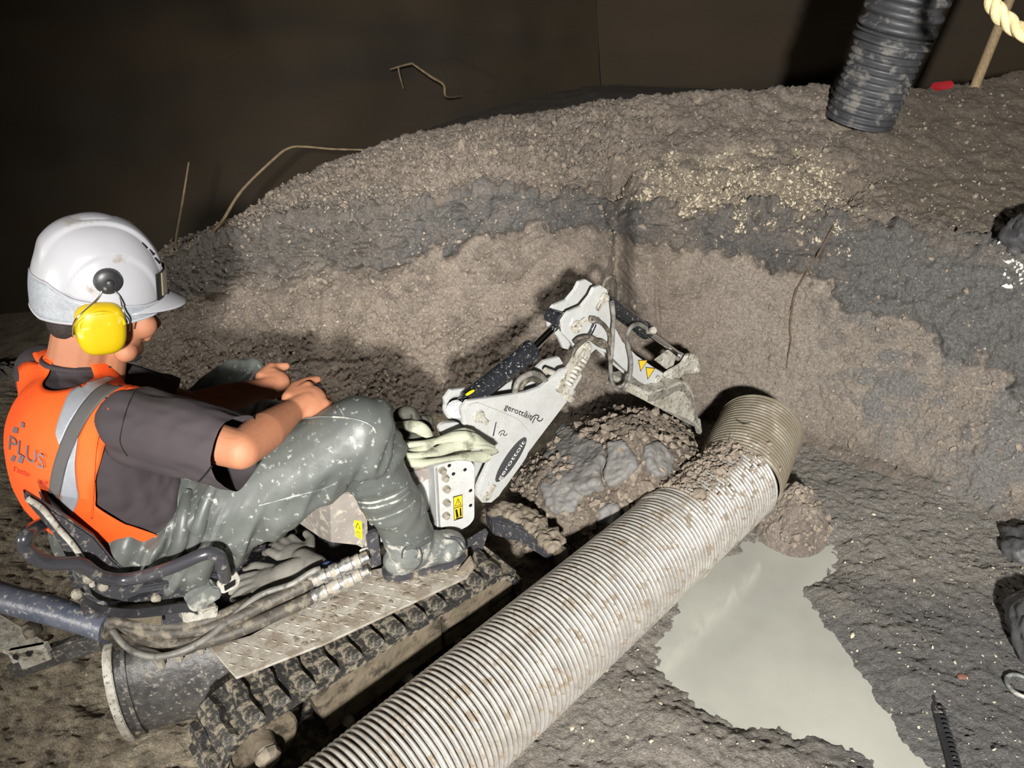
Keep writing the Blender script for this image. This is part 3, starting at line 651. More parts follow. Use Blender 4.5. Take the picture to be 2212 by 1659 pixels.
obj('hose_bracket', prism([Z(784, 1252, ZP), Z(799, 1246, ZP), Z(799, 1246, ZP)+[0, 0, .095], Z(784, 1252, ZP)+[0, 0, .098]], (.004, .007, 0), .001), M['white_mud'], exc)
obj('side_post', box(Su(806, 1185, .0), fU*.03, rU*.02, (0, 0, .11), .003), M['darkmetal'], exc)
obj('pedal', prism([Su(*p, .0) for p in [(1005, 1170), (1050, 1143), (1055, 1150), (1043, 1190), (1012, 1215)]], -rU*.006, .001), M['darkmetal'], exc)
# ---- front blade arm with mud on it
zf = .20
obj('blade_arm', prism([Z(1048, 1100, zf), Z(1085, 1092, zf), Z(1150, 1118, zf), Z(1200, 1165, zf), Z(1190, 1182, zf), Z(1125, 1140, zf), Z(1065, 1125, zf)], (0, 0, -.06), .006), M['darkmetal'], exc)
obj('blade_plate', prism([Z(1188, 1182, zf), Z(1202, 1166, zf), Z(1213, 1238, .10), Z(1206, 1252, .08)], np.array([.035, -.015, -.02]), .004), M['mudmetal'], exc)
mud = []
for t in np.linspace(0, 1, 26):
    b = crs([Z(1068, 1098, zf), Z(1110, 1108, zf), Z(1150, 1128, zf), Z(1196, 1170, zf)], 26)[int(t*25)]
    for _ in range(3): mud.append(ellipsoid(b+np.array([random.uniform(-.02, .02), random.uniform(-.02, .02), .0]), (random.uniform(.012, .026), 0, 0), (0, random.uniform(.012, .024), 0), (0, 0, random.uniform(.006, .016)), 10, 6))
mm_ = remesh(join(mud), .004, 1); a_ = co(mm_); set_co(mm_, a_+nrm(mm_)*(.006*fbm(a_*30, 3)+.004*ridged(a_*60, 2))[:, None])
obj('blade_arm_mud', mm_, M['mudcake'], exc)
# ---- boom: two side plates and what lies between
sb = as_fr(Z(1050, 1068, .35), BA)[1]; fB, rB = rot2(BA); BW = .082
def B(px, py, ds=0): return S(px, py, sb+ds, BA)
boom_px = [(1010, 866), (1040, 862), (1085, 856), (1135, 848), (1165, 838), (1190, 820), (1212, 800), (1245, 790), (1258, 812), (1225, 868), (1170, 940), (1125, 1000), (1078, 1072), (1062, 1086), (1042, 1086), (1030, 1072), (1032, 1050), (1062, 985), (1050, 960), (1022, 945), (1000, 915), (996, 885)]
boom = [B(*p) for p in boom_px]
bp = obj('boom_plate', prism(boom, -rB*.012, .0015), M['white'], exc, label='white boom side plate with black lettering')
obj('boom_plate', prism([p-rB*(BW-.012) for p in boom], -rB*.012, .0015), M['white'], exc)
web_px = [(1190, 842), (1235, 815), (1242, 825), (1062, 1075), (1045, 1070)]
obj('boom_web', prism([B(*p, -.012) for p in web_px], -rB*(BW-.024), .001), M['white'], exc)
# raised reinforcement, its rounded outline
rp = rnd_poly([B(*p, .0045) for p in [(1003, 880), (1030, 868), (1120, 905), (1150, 940), (1140, 985), (1085, 1062), (1040, 1080), (1036, 1055), (1066, 985), (1050, 950), (1012, 925)]], .02, 4)
obj('boom_gusset', prism(rp, -rB*.0046, .001), M['white'], bp)
def pin(px, py, ds=0, r=.016, L=.02, par=exc, name='pivot_pin', arm=(14, 12)):
    p0 = B(px, py, ds); k = obj(name, lathe(p0-rB*.002, rB, [(0, r*1.25), (.004, r*1.25), (.006, r), (L*.7, r), (L*.75, r*.6), (L*.4, r*.5), (L*.4, 0)], 18), M['white_mud'], par)
    if arm:
        q = B(px+arm[0], py+arm[1], ds+.004); u = nz(q-p0)
        v_ = np.cross(rB, u); L_ = np.linalg.norm(q-p0)+.008
        obj('pin_lock', prism([p0+v_*.009, p0+u*L_+v_*.007, p0+u*L_-v_*.007, p0-v_*.009], rB*.008, .0015), M['white_mud'], k)
    return k
pin(1033, 899, .004, .015, .016); pin(1050, 1070, .001, .015, .014, arm=(13, -18)); obj('boom_rear_boss', rod(B(985, 884, -BW*.25), B(985, 884, -BW*.8), .024), M['blackgloss'], exc)
far_boss = rnd_poly([B(*p, -BW+.012) for p in [(958, 885), (970, 858), (1005, 846), (1040, 862), (1030, 930), (992, 925), (968, 905)]], .02, 4)
obj('boom_ear', prism(far_boss, -rB*.012, .0015), M['white'], exc)
obj('boom_foot_ear', prism(rnd_poly([B(*p, -.03) for p in [(948, 925), (958, 915), (990, 912), (1004, 925), (1000, 950), (960, 950)]], .012, 4), -rB*.014, .0015), M['white'], exc)
# lettering
def btext(s_, o_, ex, ey, mat, ds, par, name='lettering', sk=0):
    return obj(name, text_mesh(s_, lambda u, v: B(o_[0]+ex[0]*u+ey[0]*v, o_[1]+ex[1]*u+ey[1]*v, ds)), mat, par)
btext('gerottāit', (1089, 883), (58, 24), (4.5, -12), M['ink'], .0035, bp)
def sw(pts, wd, mat, ds, par, name): return obj(name, tube([B(*p, ds) for p in pts], wd, 6, 22), mat, par)
sw([(1146, 909), (1150, 902), (1157, 897), (1163, 898), (1164, 902), (1160, 905), (1164, 910), (1170, 908), (1173, 904)], .0013, M['ink'], .004, bp, 'emblem')
sw([(1150, 914), (1154, 906), (1157, 901)], .0012, M['ink'], .004, bp, 'emblem')
obj('panel_slot', prism([B(*p, .0052) for p in [(1071, 912), (1073, 912), (1067, 942), (1064, 942)]], -rB*.001), M['inkgrey'], bp)
sw([(1077, 938), (1080, 933), (1086, 930), (1090, 932), (1089, 936), (1086, 938), (1091, 941), (1096, 937)], .0011, M['ink'], .0055, bp, 'emblem'); sw([(1081, 942), (1084, 935)], .001, M['ink'], .0055, bp, 'emblem')
ov = [];  e1 = np.array([64, -96.])/2*1.0; e2 = np.array([15, 10.])*.72
for t in np.linspace(0, 2*math.pi, 30, endpoint=False): c_, s_ = math.cos(t), math.sin(t); ov.append(B(*(np.array([1104, 993])+e1*c_+e2*s_), .0056))
od = obj('oval_decal', prism(ov, -rB*.0008), M['inkgrey'], bp)
btext('gerottoit', (1080, 1039), (55, -84), (-6.5, -4.6), M['inkwhite'], .0062, od)
# black boom cylinder
c0, c1, c2 = B(990, 882, -BW*.5), B(1150, 755, -BW*.5), B(1213, 692, -BW*.5)
ax = nz(c1-c0); cl = obj('boom_cylinder', lathe(c0, ax, [(0, .012), (.004, .021), (.03, .021), (.032, .029), (np.linalg.norm(c1-c0)-.03, .029), (np.linalg.norm(c1-c0)-.028, .032), (np.linalg.norm(c1-c0), .032), (np.linalg.norm(c1-c0)+.004, .02)], 24), M['blackgloss'], exc, label='black hydraulic cylinder barrel')
obj('piston_rod', rod(c1, c2, .0115), M['chrome'], cl); obj('rod_eye', lathe(B(1213, 692, -BW*.2), -rB, [(0, .02), (.05, .02)], 20), M['blackgloss'], cl)
yt = [B(1017+9*math.cos(t)-2*math.sin(t), 849-5*math.cos(t)+3.5*math.sin(t), -BW*.5+.0255) for t in np.linspace(0, 2*math.pi, 14, endpoint=False)]
obj('yellow_tag', prism(yt, -rB*.006, .001), M['stickerb'], cl)
# boom head: fork that carries the stick, with a ribbed block on its near cheek
hd = [(1200, 845), (1262, 742), (1270, 738), (1279, 748), (1277, 766), (1225, 858)]
for ds in (.004, -BW+.004):
    obj('boom_head', prism(rnd_poly([B(*p, ds) for p in hd], .012, 4), -rB*.016, .002), M['white_mud'], exc)
for k in range(7):
    t = k/6; p0 = np.array([1225, 832])*(1-t)+np.array([1256, 782])*t
    obj('ribbed_block', lathe(B(p0[0], p0[1], .004), nz(B(p0[0]+6, p0[1]-10, .004)-B(p0[0], p0[1], .004)), [(0, .013), (.002, .0155), (.008, .0155), (.01, .013)], 14), M['white_mud'], exc)
obj('swivel_ring', lathe(B(1216, 838, -BW*.5), nz(B(1268, 750)-B(1216, 838)), [(-.03, .03), (-.028, .048), (-.01, .05), (-.008, .04), (.01, .04), (.012, .03)], 24), M['white_mud'], exc)
pin(1268, 752, .006, .014, .014, arm=(-16, 20))
# stick
stick_px = [(1274, 640), (1283, 622), (1298, 617), (1312, 626), (1320, 660), (1326, 702), (1345, 738), (1375, 768), (1410, 792), (1448, 816), (1455, 832), (1440, 846), (1418, 843), (1380, 824), (1345, 794), (1315, 765), (1290, 752), (1268, 772), (1248, 768), (1236, 742), (1217, 722), (1214, 694), (1228, 674), (1256, 662)]
stk = [B(*p, -.006) for p in stick_px]
sk = obj('stick_plate', prism(stk, -rB*.011, .0015), M['white'], exc, label='white stick side plate with two warning triangles')
obj('stick_plate', prism([p-rB*(BW-.024) for p in stk], -rB*.011, .0015), M['white'], exc)
obj('stick_web', prism([B(*p, -.017) for p in [(1300, 745), (1320, 735), (1345, 755), (1430, 818), (1420, 838), (1380, 822), (1340, 788)]], -rB*(BW-.044), .001), M['white'], exc)
obj('stick_web', prism([B(*p, -.017) for p in [(1275, 700), (1300, 690), (1310, 740), (1290, 748), (1265, 762), (1258, 740)]], -rB*(BW-.044), .001), M['white'], exc)
pin(1245, 706, -.002, .015, .016, arm=(14, -14)); pin(1305, 644, -.002, .013, .014, arm=(-14, 20)); obj('stick_top_boss', rod(B(1283, 648, -.02), B(1283, 648, -BW+.01), .021), M['steel'], exc)
obj('cylinder_boss', rod(B(1222, 690, -.018), B(1222, 690, -BW+.012), .02), M['blackgloss'], exc)
for tri in ([(1379, 778), (1400, 777), (1384, 803)], [(1395, 793), (1416, 795), (1399, 820)]):
    k = obj('warning_triangle', prism([B(*p, -.0045) for p in tri], -rB*.001), M['ink'], sk); c_ = np.mean(tri, 0)
    obj('triangle_field', prism([B(*(c_+(np.array(p)-c_)*.82), -.0038) for p in tri], -rB*.001), M['sticker'], k)
# stick cylinder
d0, d1, d2 = B(1300, 645, -BW*.5), B(1397, 716, -BW*.5), B(1478, 775, -BW*.5); Ld = np.linalg.norm(d1-d0)
c2_ = obj('stick_cylinder', lathe(d0, d1-d0, [(0, .015), (.01, .024), (Ld-.03, .024), (Ld-.028, .027), (Ld, .027), (Ld+.004, .016)], 22), M['blackgloss'], exc, label='short black cylinder above the stick')
obj('piston_rod', rod(d1, d2, .0105), M['chrome'], c2_); obj('rod_eye', lathe(B(1478, 775, -BW*.25), -rB, [(0, .017), (.04, .017)], 18), M['steel'], c2_)
obj('cylinder_port', lathe(B(1400, 716, -.012), nz(B(1410, 714, .01)-B(1400, 716, -.012)), [(0, .009), (.02, .009), (.02, .012), (.032, .012)], 6, False), M['white_mud'], c2_)
# bucket link and bucket
for ds in (.008, -BW*.92):
    obj('bucket_link', prism(rnd_poly([B(*p, ds) for p in [(1436, 818), (1440, 806), (1475, 786), (1487, 766), (1500, 764), (1508, 776), (1514, 795), (1508, 808), (1480, 806), (1455, 832), (1440, 832)]], .008, 3), -rB*.013, .002), M['white_mud'], exc)
obj('link_cheek', prism([B(*p, -.02) for p in [(1418, 780), (1448, 758), (1462, 770), (1450, 805)]], -rB*.014, .002), M['white_mud'], exc)
pin(1497, 777, .01, .010, .010, arm=None); pin(1505, 800, .01, .010, .010, arm=None); pin(1449, 824, .01, .012, .012, arm=None); pin(1420, 820, -.003, .012, .01, arm=None)
bw = .17; bc = -BW*.5+bw/2
prof = [(1400, 848), (1440, 838), (1462, 826), (1478, 824), (1490, 838), (1503, 872), (1508, 900), (1512, 925)]
inner = [(1506, 925), (1498, 898), (1490, 872), (1478, 848), (1462, 845), (1440, 858), (1412, 868), (1397, 868)]
bk = obj('bucket', prism([B(*p, bc) for p in prof+inner], -rB*bw, .002), M['white_mud'], exc, label='small mud-smeared white digging bucket')
for ds in (bc, bc-bw+.006):
    obj('bucket_side', prism([B(*p, ds) for p in [(1400, 850), (1440, 840), (1476, 828), (1490, 840), (1503, 874), (1510, 920), (1485, 905), (1420, 880), (1397, 868)]], -rB*.006, .001), M['white_mud'], bk)
for ds in (.0, -BW+.0):
    obj('bucket_ear', prism(rnd_poly([B(*p, ds) for p in [(1455, 850), (1462, 832), (1470, 824), (1484, 826), (1494, 842), (1500, 860), (1480, 862)]], .006, 3), -rB*.012, .0015), M['white_mud'], bk)
for k in range(4):
    ds = bc-bw*(k+.5)/4; t0 = B(1510, 915, ds)
    obj('bucket_tooth', prism([B(1504, 905, ds+.012), B(1513, 905, ds+.012), B(1518, 938, ds+.006), B(1513, 940, ds+.006)], -rB*.02, .001), M['white_mud'], bk)
# boom hoses
def hose(px, r, mat, n=30, ds=0, par=exc, name='hydraulic_hose'):
    return obj(name, tube([B(p[0], p[1], ds+(p[2] if len(p) > 2 else 0)) for p in px], r, 9, n), mat, par)
hose([(1302, 622), (1308, 606), (1320, 598), (1332, 604), (1336, 625), (1334, 655)], .0062, M['hose'], 24, -.04)
hose([(1276, 688), (1290, 692), (1306, 704), (1317, 722), (1318, 740), (1310, 750), (1292, 744), (1275, 732), (1262, 735), (1244, 752), (1236, 768)], .0064, M['hose'], 40, .018)
hose([(1322, 652), (1326, 690), (1324, 715), (1322, 755), (1319, 780), (1320, 812), (1326, 834), (1338, 843), (1351, 836), (1361, 810), (1363, 780), (1358, 752), (1355, 728), (1362, 708), (1378, 700), (1396, 708)], .0068, M['hosegrey'], 60, .022)
hose([(1268, 728), (1285, 735), (1302, 738), (1312, 748), (1317, 770), (1319, 800)], .006, M['hose'], 30, .02)
hose([(1285, 700), (1278, 716), (1270, 728), (1258, 732)], .006, M['blackgloss'], 20, .012); hose([(1240, 740), (1252, 730), (1275, 728), (1300, 742), (1312, 752)], .0055, M['hose'], 26, .024)
hose([(1117, 868), (1112, 850), (1118, 826), (1134, 812), (1152, 806), (1168, 812), (1182, 826), (1195, 834)], .0085, M['hosegrey'], 30, -.01); hose([(1128, 866), (1124, 845), (1132, 826), (1150, 818), (1170, 826)], .0085, M['hose'], 26, -.03)
hose([(1178, 800), (1200, 808), (1224, 820)], .009, M['white_mud'], 12, -.02, name='hose_clamp')
obj('hose_elbow', lathe(B(1276, 690, .012), nz(B(1296, 694, .02)-B(1276, 690, .012)), [(0, .009), (.012, .011), (.02, .0085), (.03, .0085)], 12), M['steel'], exc)
# ---- operator's seat, rail, straps and hoses on the rear of the machine
SA = 38; fS, rS = rot2(SA)
ss = as_fr(D(300, 1245, 1.60), SA)[1]
def T(px, py, ds=0): return S(px, py, ss+ds, SA)
obj('seat_rail', tube([T(90, 1133, -.06), T(66, 1146, -.02), T(54, 1160), T(52, 1176), T(64, 1194), T(86, 1210), T(112, 1217), T(150, 1217), T(178, 1219), T(198, 1234), T(222, 1247), T(262, 1252), T(310, 1245, .02), T(380, 1222, .05), T(432, 1200, .07), T(456, 1195, .075), T(474, 1203, .075), T(481, 1224, .07), T(486, 1250, .05)], .0135, 12, 90), M['blacktube'], exc, label='bent black tube rail round the seat')
obj('seat_side', prism([T(*p, -.035) for p in [(52, 1062), (100, 1092), (150, 1122), (205, 1160), (245, 1210), (275, 1235), (282, 1288), (265, 1303), (215, 1300), (178, 1280), (160, 1235), (120, 1160), (56, 1084)]], -rS*.02, .004), M['darkmetal'], exc, label='black side shell of the operator seat')
obj('seat_backrest', prism([T(*p, -.04) for p in [(100, 1108), (112, 1100), (150, 1130), (200, 1172), (245, 1220), (232, 1232), (170, 1184), (120, 1140)]], -rS*.28, .008), M['darkmetal'], exc)
obj('seat_edge_trim', tube([T(*p, -.03) for p in [(60, 1078), (90, 1098), (125, 1140), (160, 1180), (190, 1230), (200, 1265)]], .006, 8, 30), M['white_mud'], exc)
q0 = T(330, 1262, -.05); obj('seat_pan', box(q0-rS*.13+fS*.03-[0, 0, .0], fS*.34, rS*.30, (0, 0, .055), .02, 3), M['darkmetal'], exc)
obj('seat_base', prism([T(*p, -.03) for p in [(268, 1262), (480, 1228), (500, 1245), (470, 1300), (400, 1318), (270, 1318)]], -rS*.24, .006), M['darkmetal'], exc)
obj('seat_base_front', prism([T(*p, -.02) for p in [(300, 1268), (470, 1240), (475, 1252), (300, 1284)]], -rS*.02, .003), M['darkmetal'], exc)
for p in ((190, 1247), (222, 1264), (165, 1281), (336, 1290)):
    obj('seat_bolt', lathe(T(*p, -.032), rS, [(0, .011), (.008, .011), (.012, .008), (.014, 0)], 8, False), M['bolt'], exc)
def ribbon(path, w_dir, w_, th=.003):
    P_ = crs(path, 40); w_dir = nz(w_dir); vs = []; fs = []
    Tn = np.gradient(P_, axis=0)
    for p, t in zip(P_, Tn):
        n_ = nz(np.cross(t, w_dir)); 
        for a, b in ((-.5, -.5), (.5, -.5), (.5, .5), (-.5, .5)): vs.append(p+w_dir*w_*a+n_*th*b)
    for i in range(len(P_)-1):
        for j in range(4): j2 = (j+1) % 4; fs.append((4*i+j, 4*i+j2, 4*i+4+j2, 4*i+4+j))
    fs += [(3, 2, 1, 0), tuple(4*(len(P_)-1)+j for j in range(4))]
    bm = bmesh.new(); bm.from_mesh(newmesh('rb', vs, fs)); return from_bm(bm, 'rb', True, 40)
strap = obj('seat_belt', ribbon([T(*p, .01) for p in [(180, 1290), (192, 1303), (225, 1318), (280, 1325), (340, 1320), (400, 1312), (425, 1318)]], (0, 0, 1), .027), M['blackplastic'], exc)
bk0, bk1 = T(412, 1312, .015), T(480, 1282, .015); bu = nz(bk1-bk0)
obj('belt_buckle', prism(rnd_poly([T(*p, .02) for p in [(405, 1304), (462, 1266), (478, 1272), (480, 1292), (424, 1326), (410, 1318)]], .006, 3), -rS*.035, .004), M['boot'], strap)
obj('belt_tongue', prism(rnd_poly([T(*p, .016) for p in [(470, 1262), (512, 1236), (520, 1252), (514, 1270), (482, 1284), (474, 1278)]], .005, 3), -rS*.012, .002), M['white_mud'], strap)
obj('tongue_slot', prism([T(*p, .0175) for p in [(484, 1266), (508, 1252), (508, 1264), (486, 1277)]], -rS*.002), M['ink'], strap)
obj('seat_mount', prism([T(*p, .01) for p in [(262, 1335), (350, 1322), (352, 1352), (330, 1352)]], -rS*.07, .003), M['mudmetal'], exc)
obj('seat_mount', prism([T(*p, .01) for p in [(392, 1322), (398, 1348), (470, 1334), (472, 1310), (440, 1318)]], -rS*.07, .003), M['white_mud'], exc)
obj('seat_mount', prism([T(*p, -.02) for p in [(350, 1325), (394, 1320), (396, 1345), (352, 1352)]], -rS*.05, .003), M['darkmetal'], exc)
# hoses on the deck
def zh(pts, r, mat, n=50, name='hydraulic_hose', lab=None, seg=12):
    return obj(name, tube([Z(*p) for p in pts], r, seg, n), mat, exc, label=lab)
zh([(232, 1352, .33), (290, 1378, .315), (370, 1392, .312), (450, 1384, .315), (540, 1352, .318), (620, 1316, .32), (672, 1292, .322)], .0165, M['hose'])
zh([(232, 1345, .35), (300, 1362, .335), (390, 1366, .33), (480, 1348, .335), (570, 1306, .345), (640, 1274, .355), (672, 1258, .358)], .0155, M['hose'])
zh([(240, 1340, .36), (300, 1350, .35), (380, 1352, .345), (450, 1340, .345), (540, 1300, .345)], .013, M['hose'])
zh([(244, 1362, .35), (268, 1392, .34), (300, 1412, .33), (345, 1418, .325), (400, 1404, .33), (450, 1376, .335), (500, 1334, .345), (545, 1296, .355), (580, 1278, .36), (630, 1262, .37), (672, 1236, .385), (692, 1229, .385)], .0078, M['hosegrey'], 70, lab='thin grey hose looping over the deck')
zh([(310, 1398, .30), (380, 1408, .298), (430, 1392, .30)], .012, M['hose'], 20)
for (y0, y1, z0_, z1_) in ((1293, 1232, .322, .345), (1258, 1202, .358, .385)):
    A, Bq = Z(668, y0, z0_), Z(796, y1, z1_); L_ = np.linalg.norm(Bq-A); pr = []; rr = [.0155, .0175, .0165, .0185, .0155, .019, .019, .0165, .020, .020, .017, .0185, .015, .0145]
    for i, r_ in enumerate(rr):
        t0_ = L_*i/len(rr); t1_ = L_*(i+1)/len(rr); pr += [(t0_+.001, r_), (t1_-.001, r_)]
    obj('hose_coupling', lathe(A, Bq-A, pr, 18), M['steel'], exc)
# rear curved blade with end plate
ba0, ba1 = Z(262, 1495, .13), Z(500, 1440, .13); bax = nz((ba1-ba0)*[1, 1, 0]); bcr = np.array([bax[1], -bax[0], 0])
def arcp(r_out, c_, n=15, t0=100, t1=-95): return [c_+bcr*(r_out*math.cos(math.radians(t))*.55)+np.array([0, 0, 1])*(r_out*math.sin(math.radians(t))) for t in np.linspace(t0, t1, n)]
o_, i_ = arcp(.128, ba0), arcp(.116, ba0)
obj('rear_blade', prism(o_+i_[::-1], bax*.30, .001), M['bladesteel'], exc, label='curved scratched steel blade behind the deck')
o2, i2 = arcp(.150, ba0, 17, 104, -100), arcp(.116, ba0, 17, 104, -100)
obj('blade_end_rim', prism([p-bax*.006 for p in o2+i2[::-1]], bax*.02, .002), M['white_mud'], exc)
o3 = arcp(.150, ba0-bcr*.055, 17, 104, -100); i3 = arcp(.135, ba0-bcr*.055, 17, 104, -100)
lens = arcp(.140, ba0, 17, 90, -90); back = [p-bcr*(.075*math.sin(math.pi*(k+.0)/16)) for k, p in enumerate(np.linspace(lens[-1], lens[0], 17))]
obj('blade_end_plate', prism([p+bax*.03 for p in lens+back[1:-1]], bax*.01, .001), M['bladesteel'], exc)
obj('blade_back_edge', tube([p+bax*.0 for p in back], .006, 8), M['white_mud'], exc)
ms_ = [ellipsoid(ba0+bax*.015+bcr*random.uniform(-.04, .03)*1.0-np.array([0, 0, random.uniform(-.005, .105)]), (.022, 0, 0), (0, .022, 0), (0, 0, .02), 10, 6) for k in range(26)]
obj('blade_mud', remesh(join(ms_), .006, 1), M['mudcake'], exc)
for p in ((345, 1425), (385, 1412), (432, 1395)):
    obj('blade_bolt', lathe(Z(p[0], p[1], .265), (0, 0, -1), [(0, .009), (.018, .009), (.02, .006), (.026, .005)], 8, False), M['bolt'], exc)
# ---- thick sleeve hose and rail at the far rear
hs = thing('sleeved_hose', Z(110, 1380, .0), 'thick bluish-black sleeved hose joining the rear of the excavator', 'hose')
pth = [Z(-140, 1236, .36), Z(0, 1289, .345), (Z(110, 1318, .34)), Z(185, 1342, .335), Z(236, 1356, .33)]
obj('sleeve', tube(pth, [.036, .034, .034, .031, .036], 18, 40), M['hoseblue'], hs); obj('sleeve_lining', tube([Z(228, 1352, .33), Z(245, 1361, .33)], .026, 14), M['hose'], hs)
rl = thing('towing_rail', Z(60, 1420, .0), 'muddy perforated steel rail lying below the sleeved hose', 'rail')
def R_(px, py, z): return Z(px, py, z)
top = [R_(-60, 1288, .2), R_(96, 1383, .2), R_(96, 1394, .2), R_(14, 1408, .2), R_(-60, 1380, .2)]
obj('rail_top', prism(top, (0, 0, -.012), .002), M['white_mud'], rl)
obj('rail_face', prism([R_(14, 1408, .2), R_(96, 1392, .2), R_(96, 1392, .2)-[0, 0, .055], R_(14, 1408, .2)-[0, 0, .075]], (.004, .012, 0), .001), M['white_mud'], rl)
for p in ((32, 1410), (60, 1403)): obj('rail_hole', lathe(R_(*p, .2)-np.array([0, 0, .012])+[0, -.002, 0], (-.15, -1, .2), [(0, .008), (.002, .008)], 12), M['ink'], rl)
obj('rail_bolt', lathe(R_(85, 1404, .175)+[0, -.004, 0], (-.15, -1, .1), [(0, .008), (.006, .008), (.008, 0)], 8, False), M['bolt'], rl)
obj('rail_bar', box((R_(50, 1435, .13)+R_(240, 1372, .16))/2, R_(240, 1372, .16)-R_(45, 1437, .13), np.array([.05, .06, 0])*.9, (0, 0, .06), .006), M['bladesteel'], rl)
obj('rail_pin', lathe(R_(72, 1365, .2), (0, 0, 1), [(0, .022), (.02, .022), (.024, .016)], 12), M['hose'], rl)

# ================================================================ corrugated steel pipe
pr_ = .142; pa, pb = Z(970, 1580, pr_), Z(1520, 1102, pr_); pd = nz(pb-pa); pa = pa-pd*.62
def corr(p0, d_, L_, r0, amp, pitch, seg=72, per=8, th=.004, helix=1, squash=None):
    x_, y_, d_ = frame_of(d_); n = int(L_/pitch*per); hs_ = np.linspace(0, L_, n); th_ = np.linspace(0, 2*np.pi, seg, endpoint=False)
    Hh, Tt = np.meshgrid(hs_, th_, indexing='ij'); ph = (Hh/pitch+helix*Tt/(2*np.pi))*2*np.pi
    fr_ = (ph/(2*np.pi)) % 1; Rr = r0+amp-2.4*amp*np.exp(-((fr_-.5)/.2)**2)-.5*amp*np.abs(2*fr_-1)**3*0
    pts = p0+Hh[..., None]*d_+Rr[..., None]*(np.cos(Tt)[..., None]*x_+np.sin(Tt)[..., None]*y_)
    inn = p0+Hh[::max(1, n//12)][..., None]*d_+(r0-amp-th)*(np.cos(Tt[::max(1, n//12)])[..., None]*x_+np.sin(Tt[::max(1, n//12)])[..., None]*y_)
    al = np.concatenate([pts, inn[::-1], pts[:1]], 0); al = np.concatenate([al, al[:, :1]], 1)
    m = grid_mesh(al); bm = bmesh.new(); bm.from_mesh(m); bmesh.ops.remove_doubles(bm, verts=bm.verts, dist=1e-6); return from_bm(bm, 'corr', True, 60)
pipe = thing('corrugated_pipe', (*pa[:2], 0), 'long galvanised corrugated steel pipe lying across the pit floor', 'pipe')
Lp = np.linalg.norm(Z(1610, 1035, pr_)-pa)
obj('pipe_body', corr(pa, pd, Lp-.02, pr_-.005, .0056, .0150), M['galv'], pipe)
jx = pa+pd*(Lp-.03); d2_ = nz(nz(Z(1640, 975, .16)-Z(1585, 1055, .15))*1.0+np.array([-.12, .0, .06]))
obj('pipe_end', corr(jx, d2_, .30, pr_+.003, .003, .016, helix=1), M['galvrust'], pipe, label='stained end section pushed over the pipe')
obj('pipe_seam', corr(pa+pd*(Lp*.78), pd, .03, pr_-.001, .0056, .0150, per=8), M['galv'], pipe)
ex_, ey_, ez_ = frame_of(d2_); rim = jx+d2_*.30
obj('pipe_rim', tube([rim+(ex_*math.cos(t)+ey_*math.sin(t))*(pr_+.004) for t in np.linspace(0, 2*math.pi, 49)], .004, 6, caps=False), M['galvrust'], pipe)

# ================================================================ heaps of dug soil
def heap(name, c_, rx, ry, hh, ang, seed, label, colA, colB, n=150, ctr_shift=(0, 0), rough=1., flat=1.6):
    f_, r_ = rot2(ang); u = np.linspace(-1.25, 1.25, n); U_, V_ = np.meshgrid(u, u); rad = np.hypot(U_, V_)
    base = np.array([c_[0], c_[1], 0]); P_ = base+U_[..., None]*f_*rx+V_[..., None]*r_*ry; Pf_ = P_.reshape(-1, 3)+seed
    wob = 1+.18*fbm(Pf_*3, 2).reshape(n, n); rr_ = rad/wob
    h_ = hh*np.clip(1-rr_**flat, 0, 1)**.85*(1+.12*fbm(Pf_*6, 2).reshape(n, n))
    edge = np.clip((1.08-rr_)*5, 0, 1)
    lump = .016*np.clip(ridged(Pf_*20, 2), -.6, 1).reshape(n, n)+.010*fbm(Pf_*40, 2).reshape(n, n)+.005*perlin(Pf_*110).reshape(n, n)
    P_[..., 2] = h_+lump*edge*rough-.03*(1-edge)-.004
    du_ = np.gradient(P_, axis=1); dv_ = np.gradient(P_, axis=0); nn = np.cross(du_, dv_); nn /= np.linalg.norm(nn, axis=2)[..., None]
    nn *= np.sign(nn[..., 2:3]+1e-9); P_ = P_+nn*(edge*rough*.008*ridged(Pf_*33+9, 2).reshape(n, n))[..., None]
    m = grid_mesh(P_); t = sst(-.3, .4, fbm(Pf_*9, 2)); soil_attrs(m, np.array(colA)*(1-t[:, None])+np.array(colB)*t[:, None], .1*np.ones(len(Pf_)))
    return obj(name, m, M['soil'], label=label, cat='soil heap'), P_
hc = Z(1345, 1030, .12)
heap_o, hP = heap('soil_heap', (hc[0]-.005, hc[1]+.0), .45, .36, .33, 41, 3., 'brown crumbly heap of dug soil under the excavator bucket', lin(140, 128, 114), lin(120, 109, 97), 220)
h2 = Z(1708, 1118, .03)
heap2, hP2 = heap('soil_heap', (h2[0], h2[1]), .125, .14, .15, 20, 8., 'small pinkish soil pile between the pipe mouth and the puddle', lin(146, 135, 124), lin(130, 120, 110), 120, rough=.8)
def grid_bvh(P_):
    n, k = P_.shape[:2]; return BVHTree.FromPolygons([tuple(v) for v in P_.reshape(-1, 3)], [(i*k+j, i*k+j+1, (i+1)*k+j+1, (i+1)*k+j) for i in range(n-1) for j in range(k-1)])
hb = grid_bvh(hP); hb2 = grid_bvh(hP2)
